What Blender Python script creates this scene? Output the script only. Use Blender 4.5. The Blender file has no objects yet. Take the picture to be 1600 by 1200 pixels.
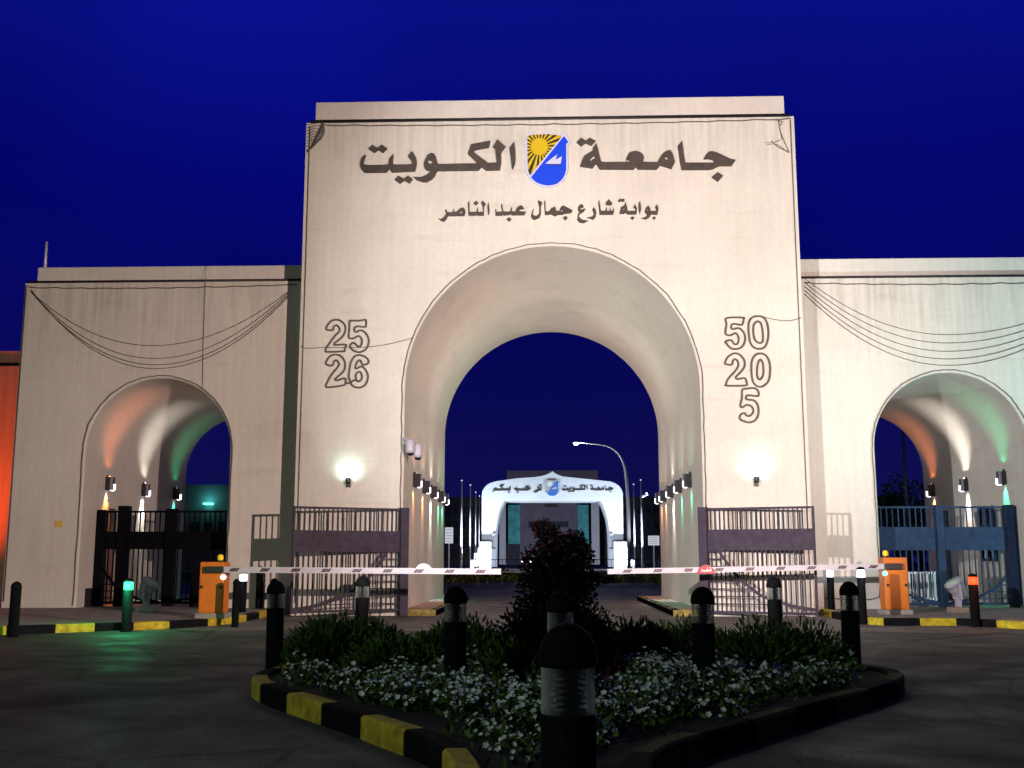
import bpy, bmesh, math, random
from mathutils import Vector, Matrix
from mathutils.geometry import tessellate_polygon
R = math.radians
random.seed(7)
scene = bpy.context.scene
C = scene.collection

# ------------------------------------------------------------------ camera
F = 1700.0; CAM = Vector((0, -26, 1.27)); PITCH = R(9.25); YAW = R(1.95)
cd = bpy.data.cameras.new("camera"); cam = bpy.data.objects.new("camera", cd); C.objects.link(cam)
cd.sensor_width = 36; cd.lens = 36 * F / 1600; cd.clip_start = 0.05; cd.clip_end = 3000
cam.location = CAM; cam.rotation_euler = (math.pi/2 + PITCH, 0, YAW); scene.camera = cam
_M = Matrix.Rotation(YAW, 3, 'Z') @ Matrix.Rotation(math.pi/2 + PITCH, 3, 'X')

def ray(px, py): return _M @ Vector(((px-800)/F, (600-py)/F, -1))
def P(px, py, y=0.0):                      # pixel of the photograph -> point on the vertical plane at depth y
    d = ray(px, py); return CAM + d * ((y - CAM.y) / d.y)
def G(px, py, z=0.0):                      # pixel -> point on the level plane at height z
    d = ray(px, py); return CAM + d * ((z - CAM.z) / d.z)

# ------------------------------------------------------------------ world: deep blue night sky
w = bpy.data.worlds.new("World"); scene.world = w; w.use_nodes = True
nt = w.node_tree; nt.nodes.clear()
out = nt.nodes.new('ShaderNodeOutputWorld'); bg = nt.nodes.new('ShaderNodeBackground')
sky = nt.nodes.new('ShaderNodeTexSky'); sky.sky_type = 'NISHITA'; sky.sun_disc = False
sky.sun_elevation = R(-4); sky.sun_rotation = R(200)
tc = nt.nodes.new('ShaderNodeTexCoord'); sep = nt.nodes.new('ShaderNodeSeparateXYZ')
ramp = nt.nodes.new('ShaderNodeValToRGB')
e = ramp.color_ramp.elements
e[0].position = 0.0; e[0].color = (0.0065, 0.0065, 0.075, 1)
e[1].position = 0.70; e[1].color = (0.0012, 0.0016, 0.022, 1)
for p_, c_ in ((0.08, (0.0045, 0.0045, 0.080, 1)), (0.20, (0.0020, 0.0020, 0.105, 1)), (0.33, (0.0010, 0.0018, 0.150, 1)), (0.47, (0.0022, 0.0050, 0.225, 1)), (0.54, (0.0020, 0.0040, 0.17, 1))):
    n = e.new(p_); n.color = c_
add = nt.nodes.new('ShaderNodeMixRGB'); add.blend_type = 'ADD'; add.inputs[0].default_value = 0.004
nt.links.new(tc.outputs['Generated'], sep.inputs[0]); nt.links.new(sep.outputs['Z'], ramp.inputs[0])
# city glow low in the sky behind the photographer
mr1 = nt.nodes.new('ShaderNodeMapRange'); mr1.inputs[1].default_value = 0.05; mr1.inputs[2].default_value = -0.6; mr1.inputs[3].default_value = 0; mr1.inputs[4].default_value = 1
nt.links.new(sep.outputs['Y'], mr1.inputs[0])
cg = nt.nodes.new('ShaderNodeMixRGB'); cg.inputs[2].default_value = (0.016, 0.014, 0.012, 1); nt.links.new(mr1.outputs[0], cg.inputs[0]); nt.links.new(ramp.outputs[0], cg.inputs[1])
nt.links.new(cg.outputs[0], add.inputs[1]); nt.links.new(sky.outputs[0], add.inputs[2])
nz = nt.nodes.new('ShaderNodeTexNoise'); nz.inputs['Scale'].default_value = 2.2; nz.inputs['Detail'].default_value = 4      # thin uneven haze
nmr = nt.nodes.new('ShaderNodeMapRange'); nmr.inputs[1].default_value = 0.3; nmr.inputs[2].default_value = 0.7; nmr.inputs[3].default_value = 0.74; nmr.inputs[4].default_value = 1.2
nm = nt.nodes.new('ShaderNodeMixRGB'); nm.blend_type = 'MULTIPLY'; nm.inputs[0].default_value = 1
nt.links.new(tc.outputs['Generated'], nz.inputs[0]); nt.links.new(nz.outputs['Fac'], nmr.inputs[0]); nt.links.new(add.outputs[0], nm.inputs[1]); nt.links.new(nmr.outputs[0], nm.inputs[2])
nt.links.new(nm.outputs[0], bg.inputs[0]); bg.inputs[1].default_value = 1.0
nt.links.new(bg.outputs[0], out.inputs[0])

vs = scene.view_settings; vs.view_transform = 'Standard'; vs.look = 'None'; vs.exposure = 0; vs.gamma = 1
scene.cycles.use_denoising = True
scene.cycles.max_bounces = 6
scene.cycles.sample_clamp_indirect = 4

def light(kind, name, loc, power, color, aim=None, size=60, blend=0.5, radius=0.1):
    ld = bpy.data.lights.new(name, kind); ld.energy = power; ld.color = color
    ld.shadow_soft_size = radius
    o = bpy.data.objects.new(name, ld); C.objects.link(o); o.location = loc
    if kind == 'SPOT':
        ld.spot_size = R(size); ld.spot_blend = blend
    if aim is not None:
        o.rotation_euler = (Vector(aim) - Vector(loc)).to_track_quat('-Z', 'Y').to_euler()
    return o

# two floodlights on short poles either side of the approach road (just outside the photo), each with an added plate below that cuts the beam
FLOODS = [((-7.5, -20.5, 3.2), 22200, (0.98, 0.965, 0.945), (6.2, 0, 7.4), 62, 0.5), ((6.5, -19.5, 3.2), 19000, (1.0, 0.78, 0.68), (-4.2, 0, 7.5), 88, 0.6)]
for l_, pw_, c_, a_, sz_, bl_ in FLOODS: light('SPOT', 'flood_and_fill_beam', l_, pw_, c_, a_, sz_, bl_, 0.024)
light('SPOT', 'flood_and_fill_beam', (15.5, -9.0, 1.0), 5800, (0.62, 1.0, 0.96), (12.2, 0.85, 5.2), 70, 0.8, 0.2)  # added greenish fill for the bright wing, no lamp known there
# street lamp behind the photographer
light('POINT', 'street_lamp_glow', (-13.0, -29.5, 8.5), 2500, (0.78, 1.0, 0.76), radius=0.25)

# ------------------------------------------------------------------ helpers
class MB:
    def __init__(s): s.v = []; s.f = []; s.m = []; s.sm = []
    def face(s, idx, mi=0, smooth=False): s.f.append(tuple(idx)); s.m.append(mi); s.sm.append(smooth)
    def add(s, verts, faces, mi=0, smooth=False):
        o = len(s.v); s.v += [Vector(v) for v in verts]
        for f in faces: s.face([i+o for i in f], mi, smooth)
    def box(s, a, b, mi=0):
        x0, y0, z0 = a; x1, y1, z1 = b
        s.add([(x0,y0,z0),(x1,y0,z0),(x1,y1,z0),(x0,y1,z0),(x0,y0,z1),(x1,y0,z1),(x1,y1,z1),(x0,y1,z1)],
              [(0,3,2,1),(4,5,6,7),(0,1,5,4),(1,2,6,5),(2,3,7,6),(3,0,4,7)], mi)
    def bbox(s, a, b, r=0.01, mi=0):            # box with bevelled edges
        bm = bmesh.new(); bmesh.ops.create_cube(bm, size=1)
        a = Vector(a); b = Vector(b)
        for v in bm.verts: v.co = Vector(((a[i]+b[i])/2 + v.co[i]*(b[i]-a[i]) for i in range(3)))
        bmesh.ops.bevel(bm, geom=bm.edges[:], offset=r, segments=2, affect='EDGES', profile=0.6)
        s.bm(bm, mi)
    def bm(s, bm, mi=0, smooth=False):
        bm.verts.index_update()
        s.add([v.co.copy() for v in bm.verts], [[v.index for v in f.verts] for f in bm.faces], mi, smooth); bm.free()
    def bar(s, p, q, wx, wy, mi=0):             # square bar from p to q
        p = Vector(p); q = Vector(q); d = (q-p).normalized()
        u = d.cross(Vector((0,1,0)));  u = u.normalized() if u.length > 1e-3 else Vector((1,0,0))
        v = d.cross(u).normalized(); u = u*wx/2; v = v*wy/2
        s.add([p-u-v,p+u-v,p+u+v,p-u+v,q-u-v,q+u-v,q+u+v,q-u+v],
              [(0,3,2,1),(4,5,6,7),(0,1,5,4),(1,2,6,5),(2,3,7,6),(3,0,4,7)], mi)
    def lathe(s, prof, n=24, c=(0,0,0), mi=0, smooth=True, axis=None):
        c = Vector(c); o = len(s.v)
        M = Vector(axis).to_track_quat('Z','Y').to_matrix() if axis is not None else Matrix.Identity(3)
        for r, z in prof:
            for k in range(n):
                a = 2*math.pi*k/n; s.v.append(c + M @ Vector((r*math.cos(a), r*math.sin(a), z)))
        for i in range(len(prof)-1):
            for k in range(n):
                k2 = (k+1) % n
                s.face((o+i*n+k, o+i*n+k2, o+(i+1)*n+k2, o+(i+1)*n+k), mi, smooth)
        s.face([o+k for k in range(n)][::-1], mi); s.face([o+(len(prof)-1)*n+k for k in range(n)], mi)
    def tube(s, pts, r, n=6, closed=False, mi=0):
        pts = [Vector(p) for p in pts]; m = len(pts); o = len(s.v); ref = Vector((0.03,1,0.02)).normalized()
        for i, p in enumerate(pts):
            a = pts[(i-1) % m] if closed or i > 0 else p
            b = pts[(i+1) % m] if closed or i < m-1 else p
            d = (b-a).normalized() if (b-a).length > 1e-6 else Vector((0,0,1))
            u = d.cross(ref); u = u.normalized() if u.length > 1e-3 else Vector((1,0,0)); v = d.cross(u).normalized()
            rr = r[i] if isinstance(r, (list, tuple)) else r
            for k in range(n):
                t = 2*math.pi*k/n; s.v.append(p + u*math.cos(t)*rr + v*math.sin(t)*rr)
        for i in range(m if closed else m-1):
            j = (i+1) % m
            for k in range(n):
                k2 = (k+1) % n; s.face((o+i*n+k, o+j*n+k, o+j*n+k2, o+i*n+k2), mi, True)
        if not closed:
            s.face([o+k for k in range(n)], mi); s.face([o+(m-1)*n+k for k in range(n)][::-1], mi)
    def prism(s, loops, y0, y1, mi=0, back=True):  # loops in (x,z), the first the outline, the rest holes; solid between y0 (front) and y1
        allp = [p for l in loops for p in l]; o = len(s.v); n = len(allp)
        tri = tessellate_polygon([[Vector((x, z, 0)) for x, z in l] for l in loops])
        s.v += [Vector((x, y0, z)) for x, z in allp] + [Vector((x, y1, z)) for x, z in allp]
        for t in tri:
            a, b, c = (allp[i] for i in t)
            ar = (b[0]-a[0])*(c[1]-a[1]) - (b[1]-a[1])*(c[0]-a[0])
            if abs(ar) < 1e-10: continue
            t = t if ar > 0 else t[::-1]
            s.face([o+i for i in t], mi)
            if back: s.face([o+n+i for i in t[::-1]], mi)
        k0 = 0
        for l in loops:
            m = len(l)
            o2 = len(s.v)
            s.v += [Vector((x, y0, z)) for x, z in l] + [Vector((x, y1, z)) for x, z in l]
            for i in range(m):
                j = (i+1) % m; s.face((o2+i, o2+j, o2+m+j, o2+m+i), mi)
            k0 += m
    def build(s, name, mat, parent=None, world=True):
        off = Vector((0,0,0))
        if parent is not None and world:
            r = parent
            while r.parent is not None: r = r.parent
            off = r.location
        me = bpy.data.meshes.new(name)
        me.from_pydata([tuple(v - off) for v in s.v], [], s.f)
        for m in (mat if isinstance(mat, (list, tuple)) else [mat]): me.materials.append(m)
        me.polygons.foreach_set('material_index', s.m); me.polygons.foreach_set('use_smooth', s.sm)
        me.update(); me.validate()
        o = bpy.data.objects.new(name, me); C.objects.link(o)
        if parent is not None: o.parent = parent
        return o

def tag(o, label=None, cat=None, group=None, kind=None):
    if label: o['label'] = label
    if cat: o['category'] = cat
    if group: o['group'] = group
    if kind: o['kind'] = kind
    return o
def thing(name, label, cat, loc, group=None, rz=0):
    o = bpy.data.objects.new(name, None); C.objects.link(o); o.location = loc; o.rotation_euler = (0,0,rz)
    o.empty_display_size = 0.2
    return tag(o, label, cat, group)
def dup(root, loc, label, rz=0, mats=None, group=None):
    def cp(o, par):
        c = o.copy(); C.objects.link(c)
        if par is not None: c.parent = par
        for ch in list(o.children):
            if ch.type != 'LIGHT': cp(ch, c)
        return c
    c = cp(root, None); c.location = loc; c.rotation_euler = (0,0,rz); c['label'] = label
    if group: c['group'] = group
    return c

# ------------------------------------------------------------------ materials
def mat(name, col, rough=0.6, metal=0.0, emit=None, es=0.0, noise=None, bump=None, spec=0.4, stretch=(1,1,1)):
    m = bpy.data.materials.new(name); m.use_nodes = True; t = m.node_tree; b = t.nodes['Principled BSDF']
    b.inputs['Base Color'].default_value = (*col, 1); b.inputs['Roughness'].default_value = rough
    b.inputs['Metallic'].default_value = metal; b.inputs['Specular IOR Level'].default_value = spec
    if emit: b.inputs['Emission Color'].default_value = (*emit, 1); b.inputs['Emission Strength'].default_value = es
    if noise or bump:
        tc = t.nodes.new('ShaderNodeTexCoord'); mp = t.nodes.new('ShaderNodeMapping'); mp.inputs['Scale'].default_value = stretch
        t.links.new(tc.outputs['Object'], mp.inputs[0])
    if noise:                                   # (scale, amount)
        nz = t.nodes.new('ShaderNodeTexNoise'); nz.inputs['Scale'].default_value = noise[0]; nz.inputs['Detail'].default_value = 8
        nz.inputs['Roughness'].default_value = 0.65
        cr = t.nodes.new('ShaderNodeValToRGB'); a = noise[1]
        cr.color_ramp.elements[0].position = 0.3; cr.color_ramp.elements[1].position = 0.7
        cr.color_ramp.elements[0].color = (*[c*(1-a) for c in col], 1); cr.color_ramp.elements[1].color = (*[min(1, c*(1+a)) for c in col], 1)
        t.links.new(mp.outputs[0], nz.inputs[0]); t.links.new(nz.outputs['Fac'], cr.inputs[0]); t.links.new(cr.outputs[0], b.inputs['Base Color'])
    if bump:                                    # (scale, strength, distance)
        nb = t.nodes.new('ShaderNodeTexNoise'); nb.inputs['Scale'].default_value = bump[0]; nb.inputs['Detail'].default_value = 6
        bp = t.nodes.new('ShaderNodeBump'); bp.inputs['Strength'].default_value = bump[1]; bp.inputs['Distance'].default_value = bump[2]
        t.links.new(mp.outputs[0], nb.inputs[0]); t.links.new(nb.outputs['Fac'], bp.inputs['Height']); t.links.new(bp.outputs[0], b.inputs['Normal'])
    return m

def plaster(name, col, streak=0.16, ztop=None):
    m = bpy.data.materials.new(name); m.use_nodes = True; t = m.node_tree; b = t.nodes['Principled BSDF']
    b.inputs['Roughness'].default_value = 0.85; b.inputs['Specular IOR Level'].default_value = 0.2
    tc = t.nodes.new('ShaderNodeTexCoord')
    def nz(scale, st, det=6):
        mp = t.nodes.new('ShaderNodeMapping'); mp.inputs['Scale'].default_value = st
        x = t.nodes.new('ShaderNodeTexNoise'); x.inputs['Scale'].default_value = scale; x.inputs['Detail'].default_value = det
        t.links.new(tc.outputs['Object'], mp.inputs[0]); t.links.new(mp.outputs[0], x.inputs[0]); return x.outputs['Fac']
    def mr(src, lo, hi, a, bb):
        r = t.nodes.new('ShaderNodeMapRange'); r.inputs[1].default_value = lo; r.inputs[2].default_value = hi
        r.inputs[3].default_value = a; r.inputs[4].default_value = bb; t.links.new(src, r.inputs[0]); return r.outputs[0]
    def mul(a, bb):
        r = t.nodes.new('ShaderNodeMath'); r.operation = 'MULTIPLY'; t.links.new(a, r.inputs[0]); t.links.new(bb, r.inputs[1]); return r.outputs[0]
    f = mr(nz(2.6, (3.2, 3.2, 0.13)), 0.35, 0.62, 1-streak, 1.0)            # rain streaks running down
    f = mul(f, mr(nz(0.35, (1,1,1)), 0.35, 0.7, 0.90, 1.04))               # broad patches
    f = mul(f, mr(nz(9, (1,1,0.8)), 0.3, 0.7, 0.95, 1.03))
    f = mul(f, mr(nz(1.4, (0.4,0.4,2.6)), 0.58, 0.74, 1.0, 0.90))          # faint day joints of the render
    if ztop:                                                               # grime washed down from the ledge
        sp = t.nodes.new('ShaderNodeSeparateXYZ'); t.links.new(tc.outputs['Object'], sp.inputs[0])
        zm = mr(sp.outputs['Z'], ztop-2.4, ztop, 0.0, 1.0)
        gr = mul(zm, mr(nz(1.7, (4, 4, 0.25)), 0.40, 0.66, 0.0, 0.20))
        inv = t.nodes.new('ShaderNodeMath'); inv.operation = 'SUBTRACT'; inv.inputs[0].default_value = 1.0; t.links.new(gr, inv.inputs[1])
        f = mul(f, inv.outputs[0])
        f = mul(f, mr(nz(0.9, (1, 1, 0.7), 1), 0.60, 0.612, 1.0, 0.97))      # edges of old repair patches
    mix = t.nodes.new('ShaderNodeMixRGB'); mix.blend_type = 'MULTIPLY'; mix.inputs[0].default_value = 1
    mix.inputs[1].default_value = (*col, 1); t.links.new(f, mix.inputs[2]); t.links.new(mix.outputs[0], b.inputs['Base Color'])
    bp = t.nodes.new('ShaderNodeBump'); bp.inputs['Strength'].default_value = 0.25; bp.inputs['Distance'].default_value = 0.01
    t.links.new(nz(30, (1,1,1)), bp.inputs['Height']); t.links.new(bp.outputs[0], b.inputs['Normal'])
    return m

def road_mat(name, col):
    m = bpy.data.materials.new(name); m.use_nodes = True; t = m.node_tree; b = t.nodes['Principled BSDF']
    b.inputs['Specular IOR Level'].default_value = 0.25
    tc = t.nodes.new('ShaderNodeTexCoord')
    def nz(scale, st=(1,1,1), det=6, dist=0.0):
        mp = t.nodes.new('ShaderNodeMapping'); mp.inputs['Scale'].default_value = st
        x = t.nodes.new('ShaderNodeTexNoise'); x.inputs['Scale'].default_value = scale; x.inputs['Detail'].default_value = det; x.inputs['Distortion'].default_value = dist
        t.links.new(tc.outputs['Object'], mp.inputs[0]); t.links.new(mp.outputs[0], x.inputs[0]); return x.outputs['Fac']
    def mr(src, lo, hi, a, bb):
        r = t.nodes.new('ShaderNodeMapRange'); r.inputs[1].default_value = lo; r.inputs[2].default_value = hi
        r.inputs[3].default_value = a; r.inputs[4].default_value = bb; t.links.new(src, r.inputs[0]); return r.outputs[0]
    def mul(a, bb):
        r = t.nodes.new('ShaderNodeMath'); r.operation = 'MULTIPLY'; t.links.new(a, r.inputs[0]); t.links.new(bb, r.inputs[1]); return r.outputs[0]
    f = mr(nz(0.45, det=4, dist=1.0), 0.35, 0.65, 0.62, 1.15)                # worn and oily areas
    f = mul(f, mr(nz(3.0), 0.3, 0.7, 0.72, 1.2))
    f = mul(f, mr(nz(45, det=3), 0.35, 0.68, 0.35, 1.5))                     # stones
    f = mul(f, mr(nz(0.8, (0.9, 0.10, 1), 3), 0.55, 0.70, 1.0, 0.72))        # tyre tracks along the road
    vo = t.nodes.new('ShaderNodeTexVoronoi'); vo.feature = 'DISTANCE_TO_EDGE'; vo.inputs['Scale'].default_value = 0.35
    mp = t.nodes.new('ShaderNodeMapping'); t.links.new(tc.outputs['Object'], mp.inputs[0])
    t.links.new(mp.outputs[0], vo.inputs[0]); f = mul(f, mr(vo.outputs['Distance'], 0.0, 0.012, 0.45, 1.0))   # cracks
    mix = t.nodes.new('ShaderNodeMixRGB'); mix.blend_type = 'MULTIPLY'; mix.inputs[0].default_value = 1
    mix.inputs[1].default_value = (*col, 1); t.links.new(f, mix.inputs[2]); t.links.new(mix.outputs[0], b.inputs['Base Color'])
    t.links.new(mr(nz(1.2), 0.3, 0.7, 0.55, 0.9), b.inputs['Roughness'])
    bp = t.nodes.new('ShaderNodeBump'); bp.inputs['Strength'].default_value = 0.7; bp.inputs['Distance'].default_value = 0.012
    t.links.new(nz(55, det=3), bp.inputs['Height']); t.links.new(bp.outputs[0], b.inputs['Normal'])
    return m
tz_guess = P(860, 187).z
M = dict(
    tower=plaster('cream_plaster', (0.57, 0.518, 0.472), 0.05, tz_guess),
    wing=plaster('wing_plaster', (0.56, 0.50, 0.462), 0.06, 8.0),
    towercap=plaster('tower_cap_plaster', (0.56, 0.505, 0.475), 0.06), wingcap=plaster('wing_cap_plaster', (0.55, 0.495, 0.465), 0.06),
    armwhite=mat('arm_paint', (0.36, 0.33, 0.385), 0.5, noise=(6, 0.1)),
    letter=mat('bronze_letter', (0.05, 0.037, 0.032), 0.55, noise=(5, 0.3)),
    rope=mat('rope_light_tube', (0.075, 0.06, 0.055), 0.5),
    ropedark=mat('black_cable', (0.012, 0.010, 0.012), 0.6),
    gate=mat('gate_paint', (0.040, 0.031, 0.049), 0.6, spec=0.08, noise=(6, 0.3), bump=(40, 0.1, 0.004)),
    gateblue=mat('gate_paint_blue', (0.016, 0.028, 0.066), 0.6, spec=0.08, noise=(6, 0.3)),
    gateshade=mat('gate_paint_shade', (0.003, 0.0026, 0.004), 0.7, spec=0.04, noise=(6, 0.3)),  # gate paint blackened to stand for the shadow inside this arch
    black=mat('black_metal', (0.012, 0.012, 0.014), 0.45, noise=(20, 0.4)),
    postblack=mat('bollard_paint', (0.004, 0.004, 0.005), 0.75, noise=(30, 0.5), bump=(60, 0.15, 0.002), spec=0.05),
    lampbody=mat('lamp_housing', (0.022, 0.018, 0.03), 0.45),
    lens=mat('bollard_glass', (0.30, 0.36, 0.34), 0.15, spec=0.6),
    glassclear=None,
    asphalt=road_mat('asphalt', (0.088, 0.089, 0.080)),
    roadlight=road_mat('road_light_tone', (0.20, 0.165, 0.15)),  # road tone lightened for the light falling near the gate
    concrete=mat('paving', (0.22, 0.20, 0.19), 0.85, noise=(2.5, 0.3), bump=(40, 0.3, 0.006)),
    kerbyellow=mat('kerb_yellow', (0.40, 0.30, 0.015), 0.8, noise=(9, 0.5), bump=(50, 0.4, 0.004)),
    kerbblack=mat('kerb_black', (0.006, 0.006, 0.008), 0.85, spec=0.05, noise=(9, 0.4), bump=(50, 0.4, 0.004)),
    kerbshade=mat('kerb_shade', (0.075, 0.060, 0.022), 0.85, spec=0.08, noise=(11, 0.6), bump=(50, 0.5, 0.005)),  # yellow darkened to paint shade on the kerb side away from the lamp
    kerbfaded=mat('kerb_faded', (0.19, 0.145, 0.045), 0.85, spec=0.08, noise=(11, 0.6), bump=(50, 0.5, 0.005)),
    kerbgrey=mat('kerb_grey', (0.28, 0.27, 0.25), 0.8, noise=(9, 0.3), bump=(50, 0.4, 0.004)),
    orange=mat('cabinet_orange', (0.48, 0.125, 0.008), 0.5, noise=(4, 0.12)),
    white=mat('white_paint', (0.60, 0.57, 0.63), 0.5, noise=(6, 0.08)),
    red=mat('red_paint', (0.30, 0.016, 0.03), 0.5, noise=(8, 0.12)),
    maroon=mat('mark_red', (0.06, 0.009, 0.018), 0.5),
    yellowlens=mat('beacon_yellow', (0.75, 0.5, 0.01), 0.25, emit=(1, 0.75, 0.05), es=0.12),
    flood=mat('floodlight_housing', (0.30, 0.36, 0.38), 0.55, noise=(10, 0.15)),
    floodpink=mat('floodlight_housing_warm', (0.30, 0.26, 0.30), 0.55, noise=(10, 0.15)),
    camwhite=mat('camera_white', (0.36, 0.33, 0.40), 0.4),
    shieldblue=mat('shield_blue', (0.006, 0.045, 0.58), 0.4),
    shieldyellow=mat('shield_yellow', (0.50, 0.34, 0.008), 0.45),
    shieldblack=mat('shield_black', (0.02, 0.013, 0.008), 0.5),
    shieldwhite=mat('shield_white', (0.46, 0.45, 0.62), 0.45),
    soil=mat('soil', (0.018, 0.014, 0.010), 0.95, noise=(12, 0.5), bump=(25, 0.8, 0.03)),
    arch=plaster('white_plaster', (0.74, 0.76, 0.80), 0.05),
    farwall=mat('far_wall', (0.20, 0.17, 0.22), 0.9, noise=(0.4, 0.2)),
    fardark=mat('far_dark', (0.05, 0.05, 0.07), 0.8, noise=(0.6, 0.3)),
    farglass=mat('far_glass', (0.02, 0.03, 0.05), 0.15),
    teal=mat('banner_teal', (0.09, 0.42, 0.42), 0.7, noise=(0.9, 0.45)),
    pole=mat('pole_metal', (0.55, 0.56, 0.60), 0.45, metal=0.2),
    carbody=mat('car_paint', (0.03, 0.035, 0.07), 0.25), tyre=mat('tyre', (0.01, 0.01, 0.01), 0.8),
    plate=mat('yellow_plate', (0.55, 0.36, 0.06), 0.6),
    glassdark=mat('dark_glass', (0.012, 0.012, 0.02), 0.2),
    orangewall=plaster('outer_wall', (0.55, 0.40, 0.33)),
    brown=mat('box_brown', (0.22, 0.15, 0.12), 0.8, noise=(6, 0.2)),
    grid=mat('slat_white', (0.6, 0.65, 0.72), 0.6),
    trunk=mat('bark', (0.05, 0.035, 0.025), 0.9, noise=(20, 0.4)),
)
def emis(name, col, s): return mat(name, (0.02,0.02,0.02), 0.5, emit=col, es=s)
M['e_white'] = emis('lamp_white', (0.85, 0.92, 1.0), 9)
M['e_lens'] = emis('sconce_glass', (0.93, 0.92, 1.0), 4)
M['e_green'] = emis('lamp_green', (0.05, 1.0, 0.34), 2.2)
M['e_red'] = emis('lamp_red', (1.0, 0.06, 0.005), 2.6)
M['e_teal'] = emis('lamp_teal', (0.1, 1.0, 0.75), 5)
M['e_sign'] = emis('sign_lit', (0.75, 0.78, 0.9), 0.7)
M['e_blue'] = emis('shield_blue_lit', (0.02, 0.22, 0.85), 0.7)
m_ = bpy.data.materials.new('bollard_glass'); m_.use_nodes = True; t_ = m_.node_tree; t_.nodes.remove(t_.nodes['Principled BSDF'])
tr_ = t_.nodes.new('ShaderNodeBsdfTransparent'); tr_.inputs[0].default_value = (0.72, 0.78, 0.75, 1); df_ = t_.nodes.new('ShaderNodeBsdfTranslucent'); df_.inputs[0].default_value = (0.5,0.55,0.52,1)
gl_ = t_.nodes.new('ShaderNodeBsdfGlossy'); gl_.inputs['Roughness'].default_value = 0.15; mx_ = t_.nodes.new('ShaderNodeMixShader'); mx2_ = t_.nodes.new('ShaderNodeMixShader'); lw_ = t_.nodes.new('ShaderNodeLayerWeight')
lw_.inputs['Blend'].default_value = 0.5; mx_.inputs[0].default_value = 0.12
dd_ = t_.nodes.new('ShaderNodeBsdfDiffuse'); dd_.inputs[0].default_value = (0.55,0.62,0.56,1); df_.inputs[0].default_value = (0.8,0.85,0.8,1)
ad_ = t_.nodes.new('ShaderNodeMixShader'); ad_.inputs[0].default_value = 0.65; t_.links.new(dd_.outputs[0], ad_.inputs[1]); t_.links.new(df_.outputs[0], ad_.inputs[2])
t_.links.new(tr_.outputs[0], mx_.inputs[1]); t_.links.new(gl_.outputs[0], mx_.inputs[2])
t_.links.new(lw_.outputs['Facing'], mx2_.inputs[0]); t_.links.new(mx_.outputs[0], mx2_.inputs[1]); t_.links.new(ad_.outputs[0], mx2_.inputs[2])
t_.links.new(mx2_.outputs[0], t_.nodes['Material Output'].inputs[0]); M['glassclear'] = m_
def leafmat(name, col, var=0.6):
    m = bpy.data.materials.new(name); m.use_nodes = True; t = m.node_tree; b = t.nodes['Principled BSDF']; b.inputs['Roughness'].default_value = 0.6; b.inputs['Specular IOR Level'].default_value = 0.12
    g = t.nodes.new('ShaderNodeNewGeometry'); cr = t.nodes.new('ShaderNodeValToRGB')
    cr.color_ramp.elements[0].color = (*[c*(1-var) for c in col], 1); cr.color_ramp.elements[1].color = (*[c*(1+var) for c in col], 1)
    t.links.new(g.outputs['Random Per Island'], cr.inputs[0]); t.links.new(cr.outputs[0], b.inputs['Base Color'])
    return m
M['leaf'] = leafmat('leaf_green', (0.050, 0.095, 0.018))
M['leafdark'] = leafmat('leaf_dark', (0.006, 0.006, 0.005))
M['bract'] = leafmat('bract_maroon', (0.055, 0.005, 0.012))
M['petal'] = leafmat('petal_white', (0.56, 0.585, 0.62), 0.45)
M['hedgeleaf'] = leafmat('hedge_leaf', (0.06, 0.075, 0.015))

# ------------------------------------------------------------------ ground, pavements, kerbs
g = MB(); n = 40
g.add([(-900,-60,0),(900,-60,0),(900,2200,0),(-900,2200,0)], [(0,1,2,3)])
g.build('road', M['asphalt']); tag(bpy.data.objects['road'], 'dark asphalt road running up to and through the gate', 'road', kind='structure')

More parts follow.
